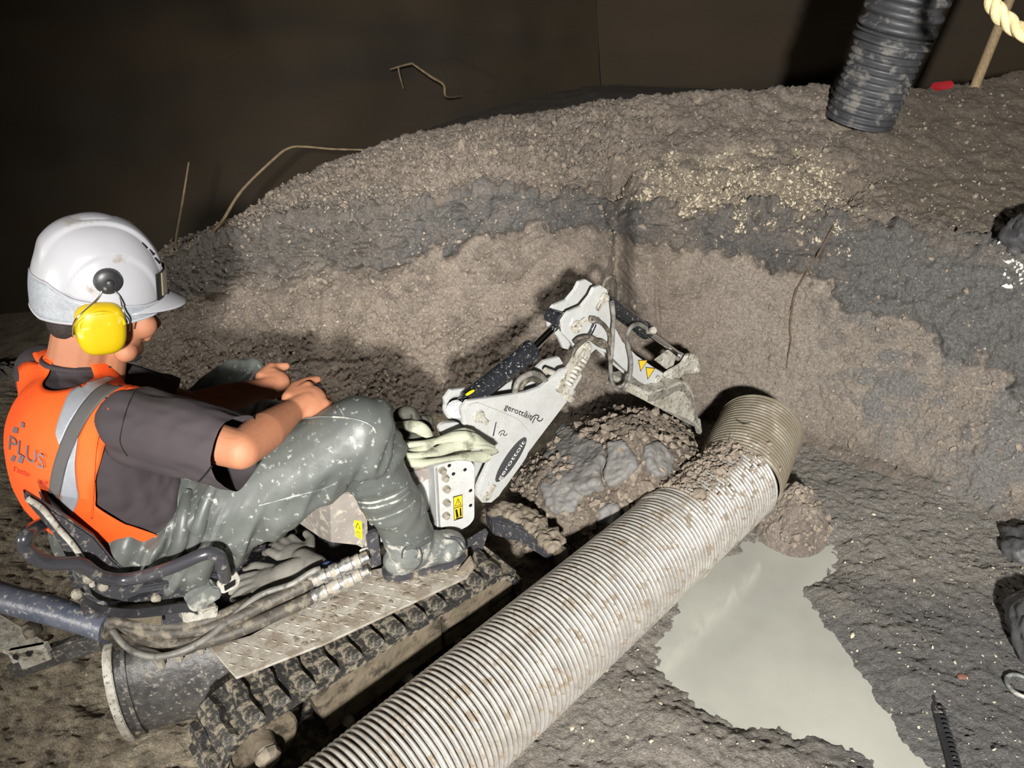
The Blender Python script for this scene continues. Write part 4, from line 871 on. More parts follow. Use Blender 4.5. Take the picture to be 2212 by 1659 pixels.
def clod(px_poly, th, bvh, parent, seed, mat='clayclod'):     # a slab of clay lying on the heap
    pts = [hit(bvh, *p) for p in px_poly]; pts = [p for p in pts if p is not None]
    c_ = np.mean(pts, 0); n_ = nz(np.linalg.svd(np.array(pts)-c_)[2][2]); n_ = n_*np.sign(n_@(O-c_))
    pts = [p-n_*((p-c_)@n_)*.6 for p in pts]
    bm = bmesh.new(); bm.from_mesh(prism([p-n_*th*.7 for p in pts], n_*th*1.5, .006, 2)); bmesh.ops.triangulate(bm, faces=bm.faces); bmesh.ops.subdivide_edges(bm, edges=[e for e in bm.edges if e.calc_length() > .02], cuts=2, use_grid_fill=True); m = from_bm(bm, 'clod')
    m = remesh(m, .005, 1); a = co(m); a = a+nrm(m)*(.006*fbm(a*18+seed, 3)+.003*ridged(a*45, 2))[:, None]; set_co(m, a)
    return obj('clay_clod', m, M[mat], parent)
clod([(1172, 990), (1190, 946), (1225, 934), (1262, 946), (1304, 958), (1309, 992), (1296, 1020), (1308, 1062), (1262, 1072), (1212, 1050)], .03, hb, heap_o, 1)
clod([(1311, 958), (1350, 954), (1370, 985), (1382, 1010), (1356, 1034), (1318, 1056), (1304, 1030), (1314, 1000)], .028, hb, heap_o, 2)
clod([(1395, 962), (1420, 955), (1452, 990), (1447, 1020), (1420, 1035), (1390, 1000)], .022, hb, heap_o, 3)
clod([(1165, 1050), (1195, 1010), (1230, 1045), (1262, 1070), (1240, 1110), (1190, 1110)], .02, hb, heap_o, 4)
clod([(1290, 1100), (1330, 1085), (1345, 1110), (1320, 1135), (1290, 1130)], .014, hb, heap_o, 5)
# crumbs of soil, too many to count
ico = bmesh.new(); bmesh.ops.create_icosphere(ico, subdivisions=1, radius=1); iv = np.array([v.co for v in ico.verts]); ifc = np.array([[v.index for v in f.verts] for f in ico.faces]); ico.free()
def scatter(name, pts, rad, mat, label=None, flat=(1, 1, .7), parent=None, cat=None):
    n = len(pts); rs = np.random.RandomState(5); vs = []; 
    for p, r_ in zip(pts, rad):
        q = rs.normal(size=4); q /= np.linalg.norm(q); w_, x_, y_, z_ = q
        R = np.array([[1-2*(y_*y_+z_*z_), 2*(x_*y_-z_*w_), 2*(x_*z_+y_*w_)], [2*(x_*y_+z_*w_), 1-2*(x_*x_+z_*z_), 2*(y_*z_-x_*w_)], [2*(x_*z_-y_*w_), 2*(y_*z_+x_*w_), 1-2*(x_*x_+y_*y_)]])
        vs.append((iv*np.array(flat)*rs.uniform(.7, 1.3, (len(iv), 1))*r_)@R.T+p)
    F_ = (ifc[None]+(np.arange(n)*len(iv))[:, None, None]).reshape(-1, 3)
    m = bpy.data.meshes.new(name); m.from_pydata(np.concatenate(vs), [], F_.tolist()); m.update()
    return obj(name, m, mat, parent, label=label, cat=cat, kind='stuff')
rs = np.random.RandomState(11)
M['crumb'] = mk('soil_crumb', lin(138, 126, 112), lin(116, 106, 94), 30, .85, bump=.4, bscale=150)
hf = hP.reshape(-1, 3); sel = hf[hf[:, 2] > .012]; k = rs.choice(len(sel), 1500); scatter('soil_crumbs', sel[k], rs.gamma(2.2, .0028, 1500)+.0025, M['crumb'], parent=heap_o)
hf = hP2.reshape(-1, 3); sel = hf[hf[:, 2] > .005]; k = rs.choice(len(sel), 350); scatter('soil_crumbs', sel[k], rs.gamma(2., .002, 350)+.002, M['crumb'], parent=heap2)
# soil spilled on top of the pipe joint
sp_c = []
for k in range(700):
    t = rs.uniform(Lp-.36, Lp+.05); a = rs.normal(2.05, .42); x_, y_, z_ = frame_of(pd); up = np.array([0, 0, 1.]); lat = nz(np.cross(pd, up))
    ang = rs.normal(-.35, .4); p = pa+pd*t+(up*math.cos(ang)+lat*math.sin(ang)*1.0)*(pr_+rs.uniform(-.003, .004)); sp_c.append(p)
scatter('spilled_soil', np.array(sp_c), rs.gamma(2.2, .0022, len(sp_c))+.0025, M['crumb'], parent=heap_o)
# shell gravel on the bank
vF2, gsel = vF, np.where((gravel > .35) & (rs.rand(len(gravel)) < .12))[0]; gsel = rs.choice(gsel, min(2600, len(gsel)), False)
scatter('shell_gravel', PB[gsel], rs.gamma(2.2, .0017, len(gsel))+.0016, M['pebble'], None, (1, .7, .35), bank)
g2 = np.where((vF > 1.2) & (vF < 5.8) & (xF > 300) & (xF < 2212))[0]; g2 = rs.choice(g2, 900, False)
scatter('shell_bits', PB[g2], rs.gamma(1.8, .0010, 900)+.0010, M['pebble'], None, (1, .7, .35), bank)
g3 = np.where((vF > .9) & (vF < 5.9) & (xF > 280) & (xF < 2212))[0]; pw_ = (lowl+topc*.8+leftm*.5+.12+.25*(1-smoothw))[g3]*(1-.7*clay[g3]); g3 = rs.choice(g3, 6500, False, pw_/pw_.sum())
scatter('bank_crumbs', PB[g3], rs.gamma(1.9, .0021, 6500)+.0016, M['crumb'], None, (1, .8, .65), bank)
gx = rs.uniform(.1, 1.9, 1500); gy = rs.uniform(.85, 2.1, 1500); kp = sdf_poly(gx, gy, pp) > .01
scatter('floor_grit', np.array([(a, b, floor_z(a, b)+.001) for a, b in zip(gx[kp], gy[kp])]), rs.gamma(1.6, .0012, kp.sum())+.0012, M['pebble'], None, (1, .75, .4), floor)

# ================================================================ black duct, broom handle, rope, scrap
def bank_at(px, py): return hit(bank_bvh, px, py)
db = bank_at(1866, 262); t_ = (db-O)@nz(ray(1866, 262))/np.linalg.norm(ray(1866, 262)); tt = float(t_)
db = D(1860, 250, tt*.985); dq = Yp(1962, 0, db[1]-.05); dd_ = nz(dq-db); rdu = 68/FPX*tt
duct = thing('flexible_duct', db, 'black corrugated plastic duct standing on the bank', 'duct')
def rings(p0, d_, L_, pitch, r0, amp, per=10, shape=.6):
    n = int(L_/pitch*per); pr = []
    for i in range(n+1):
        h_ = L_*i/n; ph = math.cos(2*math.pi*h_/pitch); pr.append((h_, r0+amp*(1 if ph > 0 else -1)*abs(ph)**shape))
    return lathe(p0, d_, pr+[(L_, r0*.9), (0.0, r0*.9)], 48)
fine_L = .33; st_ = db-dd_*.02
obj('duct_sleeve', rings(st_, dd_, fine_L, .025, rdu*1.0, .0042, 8, 1.0), M['duct'], duct, label='finely ribbed lower sleeve')
obj('duct_hose', rings(st_+dd_*(fine_L-.03), dd_, 1.0, .052, rdu*1.06, .010, 12, .55), M['duct'], duct, label='coarsely ribbed upper hose')
obj('duct_clip', tube([st_+dd_*fine_L+(frame_of(dd_)[0]*math.cos(t)+frame_of(dd_)[1]*math.sin(t))*(rdu+.012) for t in np.linspace(0, 2*math.pi, 40)], .005, 6, caps=False), M['duct'], duct)
wh = next(q for q in (bank_at(2106, 186+k_) for k_ in range(0, 60, 4)) if q is not None); th_ = float((wh-O)@nz(ray(2106, 186))/np.linalg.norm(ray(2106, 186)))
hd_ = thing('tool_handle', wh, 'pale wooden tool handle stuck upright in the bank', 'handle'); e_ = D(2208, -70, th_*1.0); dv_ = nz(e_-wh)
obj('shaft', tube([wh-dv_*.05, wh, wh+dv_*.4, wh+dv_*1.0], [.021, .0215, .022, .021], 14), M['wood'], hd_); obj('shaft_tip', lathe(wh+dv_*1.0, dv_, [(0, .021), (.012, .018), (.018, .008)], 14), M['wood'], hd_)
rp_ = thing('hanging_rope', D(2180, 20, 2.0), 'cream twisted rope loop hanging into view near the wooden handle', 'rope')
cpath = crs([D(2160, -140, 2.0), D(2143, -50, 2.0), D(2143, -5, 2.0), D(2156, 26, 2.0), D(2182, 50, 2.0), D(2215, 72, 1.98), D(2270, 84, 1.95), D(2330, 40, 1.95)], 90)
Tg = np.gradient(cpath, axis=0); Tg /= np.linalg.norm(Tg, axis=1)[:, None]; x_ = frame_of(Tg[0])[0]
xs_ = []
for i in range(90): x_ = nz(x_-Tg[i]*(x_@Tg[i])); xs_.append(x_)
xs_ = np.array(xs_); ys_ = np.cross(Tg, xs_)
for k in range(3):
    an = np.linspace(0, 16, 90)+k*2.094; obj('rope_strand', tube(cpath+(xs_*np.cos(an)[:, None]+ys_*np.sin(an)[:, None])*.0105, .0115, 10), M['rope'], rp_)
rd = next(q for q in (bank_at(2034, 188+k_) for k_ in range(0, 60, 4)) if q is not None); td = float((rd-O)@nz(ray(2034, 188))/np.linalg.norm(ray(2034, 188)))
rdm = prism([D(2008, 199, td*.995), D(2014, 190, td*.995), D(2018, 184, td*.995), D(2060, 179, td*.99), D(2063, 186, td*.99), D(2055, 193, td*.99), D(2022, 196, td*.99)], (0, .02, .01), .004); obj('red_scrap', rdm, M['red'], label='small crumpled red plastic scrap between duct and handle', cat='scrap')
# twigs, roots, wires
rt = [hit(bank_bvh, *p, .006) for p in [(1848, 380), (1838, 430), (1800, 490), (1762, 560), (1735, 600), (1718, 630), (1710, 670), (1706, 710), (1708, 735), (1702, 770), (1699, 796)]]
obj('dangling_root', tube([p for p in rt if p is not None], [.0022, .003, .0038, .0045, .0038, .003, .002], 7, 60), M['root'], label='thin dark root hanging down the earth face', cat='root')
def on_bank(px, py): 
    h_ = hit(bank_bvh, px, py); return h_
b1 = on_bank(384, 536); y1 = b1[1]-.03
obj('thin_stick', tube([Yp(384, 545, y1), Yp(380, 520, y1), Yp(392, 450, y1), Yp(408, 350, y1)], [.0055, .005, .005, .003], 7, 20), M['twig'], label='thin pale stick standing at the left end of the bank', cat='stick')
obj('black_cord', tube([Yp(384, 542, y1), Yp(392, 522, y1), Yp(420, 508, y1+.02), Yp(452, 499, y1+.05), Yp(480, 496, y1+.08)], .004, 6, 24), M['hose'], label='black cord curling from the base of the thin stick', cat='cord')
y2 = on_bank(470, 500)[1]
obj('bent_reed', tube([Yp(452, 510, y2), Yp(480, 478, y2), Yp(522, 412, y2+.12), Yp(590, 345, y2+.25), Yp(624, 320, y2+.32), Yp(660, 317, y2+.36), Yp(720, 322, y2+.42), Yp(806, 324, y2+.5)], [.006, .007, .006, .006, .005, .005, .004], 8, 60), M['twig'], label='long bent pale reed arching beside the bank crest', cat='reed')
y3 = 4.78
tw = thing('forked_root', Yp(962, 205, y3), 'forked pale root sticking out of the dark cellar wall behind the bank', 'root')
obj('stem', tube([Yp(968, 212, y3)+np.array([.06, .25, -.03]), Yp(964, 208, y3), Yp(958, 183, y3), Yp(930, 165, y3), Yp(890, 137, y3)], [.009, .008, .008, .008, .006], 8, 24), M['twig'], tw); obj('side_shoot', tube([Yp(890, 137, y3), Yp(868, 142, y3-.03), Yp(842, 150, y3-.05)], [.006, .005, .003], 7, 12), M['twig'], tw); obj('side_shoot', tube([Yp(860, 144, y3-.03), Yp(864, 165, y3-.05), Yp(872, 192, y3-.06)], [.005, .005, .002], 7, 12), M['twig'], tw)
wz = [Z(1600, 915, .335), Z(1610, 916, .31), Z(1650, 905, .28), Z(1690, 893, .25)]
obj('loose_wire', tube(wz, .0018, 6, 20), M['cable'], label='thin loose wire sticking out by the pipe mouth', cat='wire')
# right-hand edge: clay lumps, buried hose, brick
def lump(c_, rx, ry, rz, label, seed, mat='clayclod', name='clay_lump', cat='clay', vox=.012, amp=.02, mesh_only=False):
    m = ellipsoid(c_, (rx, 0, 0), (0, ry, 0), (0, 0, rz), 24, 14); m = remesh(m, vox, 0); a = co(m); a = a+nrm(m)*(amp*fbm(a*9+seed, 3)+amp*.5*ridged(a*22+seed, 2)+amp*.15*ridged(a*60+seed, 2))[:, None]; set_co(m, a)
    return obj(name, m, M[mat], label=label, cat=cat)
M['clayblack'] = mk('wet_black_clay', lin(64, 64, 66), lin(84, 84, 84), 12, .38, bump=.6, bscale=60)
q = hit(bank_bvh, 2196, 520); lump(q+[.07, -.03, .02], .11, .10, .09, 'dark clay boulder with pale shells under it at the bank edge', 1, 'clayblack', vox=.008, amp=.03)
scatter('shell_cluster', np.array([hit(bank_bvh, rs.uniform(2160, 2212), rs.uniform(480, 620)) for _ in range(45)]), rs.gamma(2, .003, 45)+.003, M['inkwhite'], None, (1, .6, .3), bank)
q = Z(2235, 1200, .0); lump(q+[0, 0, .02], .10, .09, .05, 'low smooth mud lump on the floor near the shiny clay face', 2, 'clayblack', amp=.022, vox=.008)
q = Z(2245, 1400, .02); lump(q+[.02, 0, .03], .085, .14, .09, 'rounded black mud mound above the half-buried ring', 3, 'clayblack', amp=.02, vox=.008)
rg = Z(2205, 1485, .012); obj('buried_ring', tube([rg+np.array([math.cos(t)*.034, math.sin(t)*.036, .006]) for t in np.linspace(0, 2*math.pi, 30)], .006, 8, caps=False), M['boot'], label='pale half-buried pipe ring in the mud at the floor edge', cat='ring')
bh = thing('buried_hose', Z(2030, 1560, 0), 'black ribbed hose half sunk in the mud beside the puddle', 'hose')
hp_ = crs([Z(1996, 1425, .0), Z(2008, 1480, .002), Z(2022, 1540, .004), Z(2040, 1600, .006), Z(2056, 1660, .006), Z(2075, 1720, .006)], 60); obj('hose_body', tube(hp_, .0085, 10), M['blackplastic'], bh)
for i in range(22, 58, 2): obj('hose_rib', tube([hp_[i]-nz(hp_[i+1]-hp_[i])*.0025+[.012, 0, 0], hp_[i]+nz(hp_[i+1]-hp_[i])*.0025+[.012, 0, 0]], .0125, 10), M['blackplastic'], bh)
lump(Z(2080, 1464, .005), .016, .011, .009, 'small reddish brick fragment in the dark floor mud', 5, 'brick', 'brick_fragment', 'brick', .0025, .003)
for i, p in enumerate([(1310, 1480, .012), (1420, 1522, .013), (1385, 1520, .01), (1240, 1575, .012), (1180, 1590, .009)]):
    lump(Z(p[0], p[1], .004), p[2], p[2]*.8, p[2]*.6, 'pale rounded pebble on the floor between pipe and puddle', 10+i, 'pebble', 'pebble', 'pebble', .0025, .002)['group'] = 'pebbles between pipe and puddle'
# ================================================================ webbing sling on the machine, gloves
sg = thing('lifting_sling', Su(930, 985, -.1), 'pale grey-green webbing sling bundled on top of the excavator body', 'sling')
def G_(px, py, ds, dz=0): return Su(px, py, ds)+np.array([0, 0, dz])
def strapm(pts, w_, th, mat, wd): return obj('sling_strap', ribbon([G_(*p) for p in pts], wd, w_, th), mat, sg)
for pts, rr, mt in [
  ([(838, 942, -.10), (850, 922, -.10), (872, 918, -.10), (905, 922, -.09), (925, 938, -.07), (935, 955, -.06)], .017, 'sling'),
  ([(845, 955, -.07), (880, 960, -.05), (930, 955, -.03), (985, 942, -.01), (1030, 948, .01), (1058, 966, .01)], .016, 'sling'),
  ([(840, 975, -.05), (890, 985, -.03), (940, 975, -.01), (990, 958, .0), (1040, 962, .02), (1062, 978, .015)], .017, 'sling'),
  ([(848, 985, -.04), (900, 998, -.02), (950, 994, .0), (1000, 986, .01), (1040, 985, .015), (1054, 982, .015)], .015, 'sling'),
  ([(870, 990, -.06), (920, 965, -.03), (960, 945, -.02), (1000, 935, -.02), (1024, 942, .0)], .015, 'sling'),
  ([(835, 960, -.12), (870, 940, -.10), (920, 945, -.09), (960, 965, -.07)], .02, 'slingdark'),
  ([(858, 930, -.13), (868, 900, -.14), (885, 886, -.14), (898, 900, -.13), (906, 925, -.12)], .02, 'slingdark'),
  ([(905, 930, -.14), (910, 905, -.15), (925, 908, -.15), (930, 930, -.14)], .016, 'slingdark')]:
    P_ = crs([G_(*p) for p in pts], 36); Tn = np.gradient(P_, axis=0); vs = []; fs = []; sg_ = 10
    for i, (p, t) in enumerate(zip(P_, Tn)):
        x_, y_, _ = frame_of(t); tw_ = .5*math.sin(i*.25+rr*900)
        for j in range(sg_):
            a = 2*math.pi*j/sg_; u_ = math.cos(a)*rr*1.25*(1+.22*math.cos(3*a+i*.1)); v_ = math.sin(a)*rr*.55
            vs.append(p+x_*(u_*math.cos(tw_)-v_*math.sin(tw_))*.8+y_*(u_*math.sin(tw_)+v_*math.cos(tw_)))
    for i in range(len(P_)-1):
        for j in range(sg_): j2 = (j+1) % sg_; fs.append((i*sg_+j, i*sg_+j2, (i+1)*sg_+j2, (i+1)*sg_+j))
    fs += [tuple(range(sg_-1, -1, -1)), tuple((len(P_)-1)*sg_+j for j in range(sg_))]
    obj('sling_strap', newmesh('st', vs, fs, True), M[mt], sg)
def glove(px, py, z, ang, label):
    c_ = Z(px, py, z); f_, r_ = rot2(ang); up = np.array([0, 0, 1.]); g = thing('work_glove', c_, label, 'glove')
    parts_ = [ellipsoid(c_, f_*.05, r_*.042, up*.02, 16, 10)]
    for k, o_ in enumerate((-.03, -.01, .01, .03)): parts_ += chain([c_+f_*.03+r_*o_, c_+f_*(.075-.006*abs(k-1.5))+r_*o_*1.2, c_+f_*(.10-.01*abs(k-1.5))+r_*o_*1.3-up*.014], [.013, .011, .0095])
    parts_ += chain([c_-f_*.01+r_*.035, c_+f_*.025+r_*.065, c_+f_*.05+r_*.068], [.015, .012, .011])
    parts_ += chain([c_-f_*.03, c_-f_*.075], [.033, .038])
    obj('glove_body', remesh(join(parts_), .005, 3), M['glove'], g)
    obj('cuff_hem', tube([c_-f_*.108+r_*math.cos(t)*.038+up*math.sin(t)*.03 for t in np.linspace(0, 2*math.pi, 24)], .005, 8, caps=False), M['blue'], g)
glove(585, 1252, .325, 205, 'white work glove with blue hem lying on the deck beside the hoses'); glove(640, 1200, .33, 140, 'darker work glove lying behind the white one under the knee')
# ================================================================ the operator
ShR, ShL = D(296, 912, 1.545), D(106, 812, 1.73)
hipR = D(385, 1165, 1.76); rP = nz((ShR-ShL)*[1, 1, 0]); fP = np.array([-rP[1], rP[0], 0]); up = np.array([0, 0, 1.])
hipL = hipR-rP*.2+fP*.02; pel = (hipR+hipL)/2-fP*.03; shm = (ShR+ShL)/2; nb = D(168, 792, 1.665)
person = thing('person', (pel[0], pel[1], pel[2]-.1), 'person in orange vest, white helmet and grey waders sitting at the excavator controls', 'person')
elR, wrR, knR = D(520, 972, 1.47), D(628, 890, 1.66), D(688, 850, 1.715)
elL, wrL, knL = D(415, 880, 1.84), D(560, 842, 1.92), D(606, 822, 1.95)
kneeR, ankR = D(766, 934, 1.70), D(884, 1160, 1.925)
kneeL = D(522, 846, 2.10); ankL = kneeL+fP*.06+np.array([.05, 0, -.36])
HA = 35; fH, rH = rot2(HA); fHd = nz(fH+np.array([0, 0, -.16])); uH = nz(np.cross(rH, fHd)); 
if uH[2] < 0: uH = -uH
Hc = D(212, 652, 1.63); hs0 = as_fr(Hc, HA)[1]
def HS(px, py, ds=0): return S(px, py, hs0+ds, HA)
# body: one continuous skin
def hand(w_, k_, nb_, right=1):
    h_ = nz(k_-w_); nb_ = nz(nb_-h_*(nb_@h_)); ac = np.cross(nb_, h_)*right; o_ = []
    pc = w_*.42+k_*.58
    o_.append(ellipsoid(pc, h_*.048, ac*.040, nb_*.019, 16, 10)); o_ += chain([w_, pc-nb_*.004], [.027, .026])
    for i, (q, L_) in enumerate(((.030, .036), (.0105, .040), (-.0095, .038), (-.028, .031))):
        a = k_+ac*q-h_*(.004*abs(i-1)); b = a+nz(h_*.75-nb_*.75)*L_; c_ = b+nz(-nb_*1.0-h_*.55)*L_*.72; d_ = c_+nz(-h_*1.0+nb_*.15)*L_*.55
        o_ += chain([a-h_*.03, a, b, c_, d_], [.0115, .0112, .0100, .0092, .0085])
    t0 = w_+h_*.022+ac*.030; t1 = w_+h_*.058+ac*.047-nb_*.010; t2 = k_+ac*.047+h_*.012-nb_*.018; t3 = k_+ac*.040+h_*.040-nb_*.024
    o_ += chain([t0, t1, t2, t3], [.016, .0135, .0118, .0100])
    return o_
camv = lambda p: nz(O-p)
bodyp = []
bodyp += [ellipsoid(Hc+uH*.035-fHd*.012, fHd*.094, rH*.074, uH*.105), ellipsoid(Hc+fHd*.038-uH*.035, fHd*.060, rH*.060, uH*.085)]
chin = HS(312, 748); jaw = HS(262, 742)
bodyp += chain([jaw-rH*.045, chin-fHd*.022], [.024, .021])+chain([jaw+rH*.045, chin-fHd*.022], [.024, .021])
nose_t, nose_b = HS(344, 697), HS(328, 668)
bodyp += chain([nose_b-fHd*.012, nose_t-fHd*.008], [.010, .0125])+chain([nose_t-fHd*.016-rH*.012, nose_t-fHd*.016+rH*.012], [.009, .009])
bodyp += chain([HS(331, 716)-fHd*.012-rH*.018, HS(333, 715)-fHd*.010, HS(331, 716)-fHd*.012+rH*.018], [.007, .0085, .007])+chain([HS(327, 725)-fHd*.012-rH*.014, HS(328, 726)-fHd*.010, HS(327, 725)-fHd*.012+rH*.014], [.007, .009, .007])
bodyp += chain([HS(322, 664)-fHd*.02-rH*.045, HS(326, 660)-fHd*.016, HS(322, 664)-fHd*.02+rH*.045], [.014, .014, .014])
bodyp += [ellipsoid(HS(300, 690)+rH*.035, fHd*.03, rH*.028, uH*.03), ellipsoid(HS(300, 690)-rH*.035, fHd*.03, rH*.028, uH*.03)]
for sg_ in (1, -1): bodyp.append(ellipsoid(HS(218, 690)+rH*.076*sg_, fHd*.018, rH*.010, uH*.030))
bodyp += chain([nb-up*.06, nb+up*.0, Hc-fHd*.030-uH*.055], [.075, .062, .060])+chain([nb+fP*.03-up*.05, Hc+fHd*.012-uH*.075], [.055, .045])
chest = shm-up*.15-fP*.03
bodyp += [ellipsoid(chest, rP*.165, fP*.100, up*.18), ellipsoid(pel+up*.10, rP*.145, fP*.10, up*.17)]
bodyp += chain([ShL, elL, elL*.5+wrL*.5, wrL], [.052, .037, .037, .027])+chain([ShR, elR, elR*.55+wrR*.45, wrR], [.052, .038, .041, .028])
bodyp += chain([hipR, kneeR, ankR], [.08, .055, .04])+chain([hipL, kneeL, ankL], [.08, .055, .04])
bodyp += chain([chest+up*.10, ShR], [.07, .05])+chain([chest+up*.10, ShL], [.07, .05])
bodyp += hand(wrR, knR, nz(camv(knR)*.8+up*.55-nz(knR-wrR)*.1), 1)+hand(wrL, knL, nz(camv(knL)*.75+up*.45), 1)
body = obj('body', remesh(join(bodyp), .0038, 2), M['skin'], person)
ey = HS(320, 676)+rH*.030-fHd*.012
for sg_ in (1, -1):
    e_ = HS(320, 676)+rH*.031*sg_-fHd*.016
    eo = obj('eye', ellipsoid(e_, fHd*.012, rH*.012, uH*.010, 12, 8), M['inkwhite'], body); obj('pupil', ellipsoid(e_+fHd*.009, fHd*.004, rH*.005, uH*.005, 10, 6), M['ink'], body)
hm = remesh(join([ellipsoid(Hc+uH*.03-fHd*.02, fHd*.098, rH*.0775, uH*.104), ellipsoid(Hc-fHd*.060-uH*.035, fHd*.042, rH*.056, uH*.045)]), .006, 2)
bm = bmesh.new(); bm.from_mesh(hm); bpy.data.meshes.remove(hm)
bmesh.ops.bisect_plane(bm, geom=bm.verts[:]+bm.edges[:]+bm.faces[:], plane_co=V(HS(236, 660)), plane_no=V(nz(fHd*1.0+uH*.25)), clear_outer=True)
obj('hair', from_bm(bm, 'hair', True), M['hair'], person)
# trousers of the waders
wp = [ellipsoid(pel+up*.03-fP*.02, rP*.185, fP*.145, up*.13), ellipsoid(pel+up*.13+fP*.02, rP*.165, fP*.13, up*.13)]
thR = hipR*.5+kneeR*.5
wp += chain([hipR, thR+up*.0, kneeR], [.108, .098, .078])+chain([kneeR, kneeR*.45+ankR*.55, ankR+up*.02], [.077, .066, .060])
wp += chain([hipL, kneeL], [.108, .078])+chain([kneeL, ankL], [.075, .06])
wp += [ellipsoid(kneeR+np.array([.012, 0, .02]), np.array([.075, 0, 0]), np.array([0, .07, 0]), up*.062)]
wm_ = remesh(join(wp), .007, 3); a = co(wm_); nn = nrm(wm_)
ax1 = nz(kneeR-hipR); fold = nz(np.cross(ax1, camv(thR))); dr = nz(ax1*.86-fold*.5); dr2 = np.cross(dr, camv(thR))
W1 = np.stack([a@dr*3.2, a@dr2*17, a@np.cross(dr, dr2)*7], 1); f1 = ridged(W1+3, 2)
shin_m = sst(.10, .0, ((a-kneeR)@up)+.03)*sst(-.3, -.05, (a-kneeR)@nz(ankR-kneeR)-.0)
W2 = np.stack([a@nz(ankR-kneeR)*16, a@rP*5, a@fP*5], 1); f2 = ridged(W2+7, 2)
sh = (((a-ankR)@up) < .27) & (np.linalg.norm((a-ankR)[:, :2]-0, axis=1) < .16)
dd = np.where(sh, .005*f2, .024*(np.clip(f1, -.8, 1.2)-.25)+.004*fbm(a*14, 2))*sst(pel[2]+.19, pel[2]+.06, a[:, 2]-.6*np.clip(((a-pel)@fP)-.1, 0, 1)); set_co(wm_, a+nn*dd[:, None])
wad = obj('waders', wm_, M['wader'], person, label='grey-green rubber waders smeared with pale mud')
wbv = BVHTree.FromPolygons([tuple(p) for p in co(wm_)+np.array(person.location)], [tuple(p.vertices) for p in wm_.polygons])
def seam(px, r=.0022, par=wad, mat='boot', name='seam', bv=None):
    q = [hit(bv or wbv, *p, .001) for p in crs(np.array(px, float), 30)]; q = [x for x in q if x is not None]
    if len(q) > 3: obj(name, tube(q, r, 6), M[mat], par)
seam([(655, 905), (700, 900), (760, 904), (800, 918), (812, 935)]); seam([(732, 880), (742, 896), (744, 903)])
seam([(760, 1080), (800, 1086), (850, 1072), (880, 1052)], .003); seam([(765, 1092), (805, 1097), (858, 1082), (885, 1062)], .003); seam([(768, 1118), (815, 1122), (870, 1102), (896, 1082)], .0024)
seam([(560, 1092), (620, 1076), (700, 1055), (730, 1040)], .0018)
for pts in ([(405, 1062), (398, 1110), (388, 1170), (370, 1200)], [(470, 1040), (448, 1080), (430, 1130), (425, 1150), (412, 1190)]):
    q = [hit(wbv, *p, -.004) for p in pts]; q = [x for x in q if x is not None]
    if len(q) > 2: obj('wader_fold', tube(q, [.012, .016, .018, .012], 12, 30), M['wader'], wad)
seam([(178, 1168), (215, 1160), (250, 1140), (272, 1112), (282, 1095)], .004, name='bib_hem')
# boots
def boot(heel, toe, ank, name_lab):
    d_ = nz(toe-heel); r_ = np.array([d_[1], -d_[0], 0]); L_ = np.linalg.norm(toe-heel)
    pr = [ellipsoid(heel+d_*.05+up*.045, d_*.052, r_*.042, up*.045), ellipsoid(toe-d_*.055+up*.045, d_*.058, r_*.048, up*.040), ellipsoid((heel+toe)/2+up*.045, d_*.09, r_*.042, up*.042)]
    pr += chain([ank-up*.02, heel+d_*.075+up*.07, toe-d_*.07+up*.05], [.062, .055, .042])+chain([ank+up*.10-d_*.02, ank-up*.03], [.066, .06])
    m = remesh(join(pr), .005, 3); b_ = co(m); b_[:, 2] = np.maximum(b_[:, 2], heel[2]+.018); set_co(m, b_)
    b = obj('boot', m, M['boot'], person, label=name_lab)
    ol = []
    for t in np.linspace(0, 2*math.pi, 36, endpoint=False):
        c_, s_ = math.cos(t), math.sin(t); wd = .046*(1 if c_ > 0 else .92)-.006*math.exp(-(c_/.35)**2)
        ol.append((heel+toe)/2+d_*(L_/2+.006)*c_*abs(c_)**-.15+r_*wd*s_*abs(s_)**-.25 if abs(c_) > 1e-6 and abs(s_) > 1e-6 else (heel+toe)/2+d_*(L_/2+.006)*c_+r_*wd*s_)
    obj('boot_sole', prism([p+up*.001 for p in ol], up*.026, .004), M['sole'], b)
    bb = BVHTree.FromPolygons([tuple(p) for p in co(m)+np.array(person.location)], [tuple(p.vertices) for p in m.polygons]); return b, bb
heelR, toeR = Z(832, 1247, .294), Z(1004, 1196, .294)
bt, btv = boot(heelR, toeR, ankR, 'grey rubber boot standing on the foot deck')
seam([(868, 1205), (870, 1190), (880, 1178), (895, 1178), (902, 1192), (898, 1205)], .0022, bt, 'sole', bv=btv); seam([(962, 1163), (985, 1168), (1000, 1186), (1002, 1200)], .0022, bt, 'sole', bv=btv); seam([(972, 1160), (995, 1166), (1008, 1184)], .0022, bt, 'sole', bv=btv); seam([(852, 1248), (880, 1240), (905, 1222), (912, 1200), (905, 1180)], .002, bt, 'sole', bv=btv)
boot(ankL+np.array([0, 0, -.10])-fP*.06, ankL+np.array([0, 0, -.10])+fP*.2, ankL, 'other grey rubber boot behind the machine body')
# T-shirt
def torso_parts(g=0.): return [ellipsoid(chest-fP*.005, rP*(.190+g), fP*(.138+g), up*(.205+g)), ellipsoid(pel+up*.13-fP*.01, rP*(.165+g), fP*(.125+g), up*(.17+g))]+chain([chest+up*.085-rP*.02, ShR-rP*.015], [.085+g, .062+g])+chain([chest+up*.085+rP*.02, ShL+rP*.015], [.085+g, .062+g])+chain([chest+up*.08, nb-up*.015], [.09+g, .066+g])
slR, slL = ShR*.06+elR*.94, ShL*.2+elL*.8
tp = torso_parts()+chain([ShR, slR], [.070, .066])+chain([ShL, slL], [.068, .062])
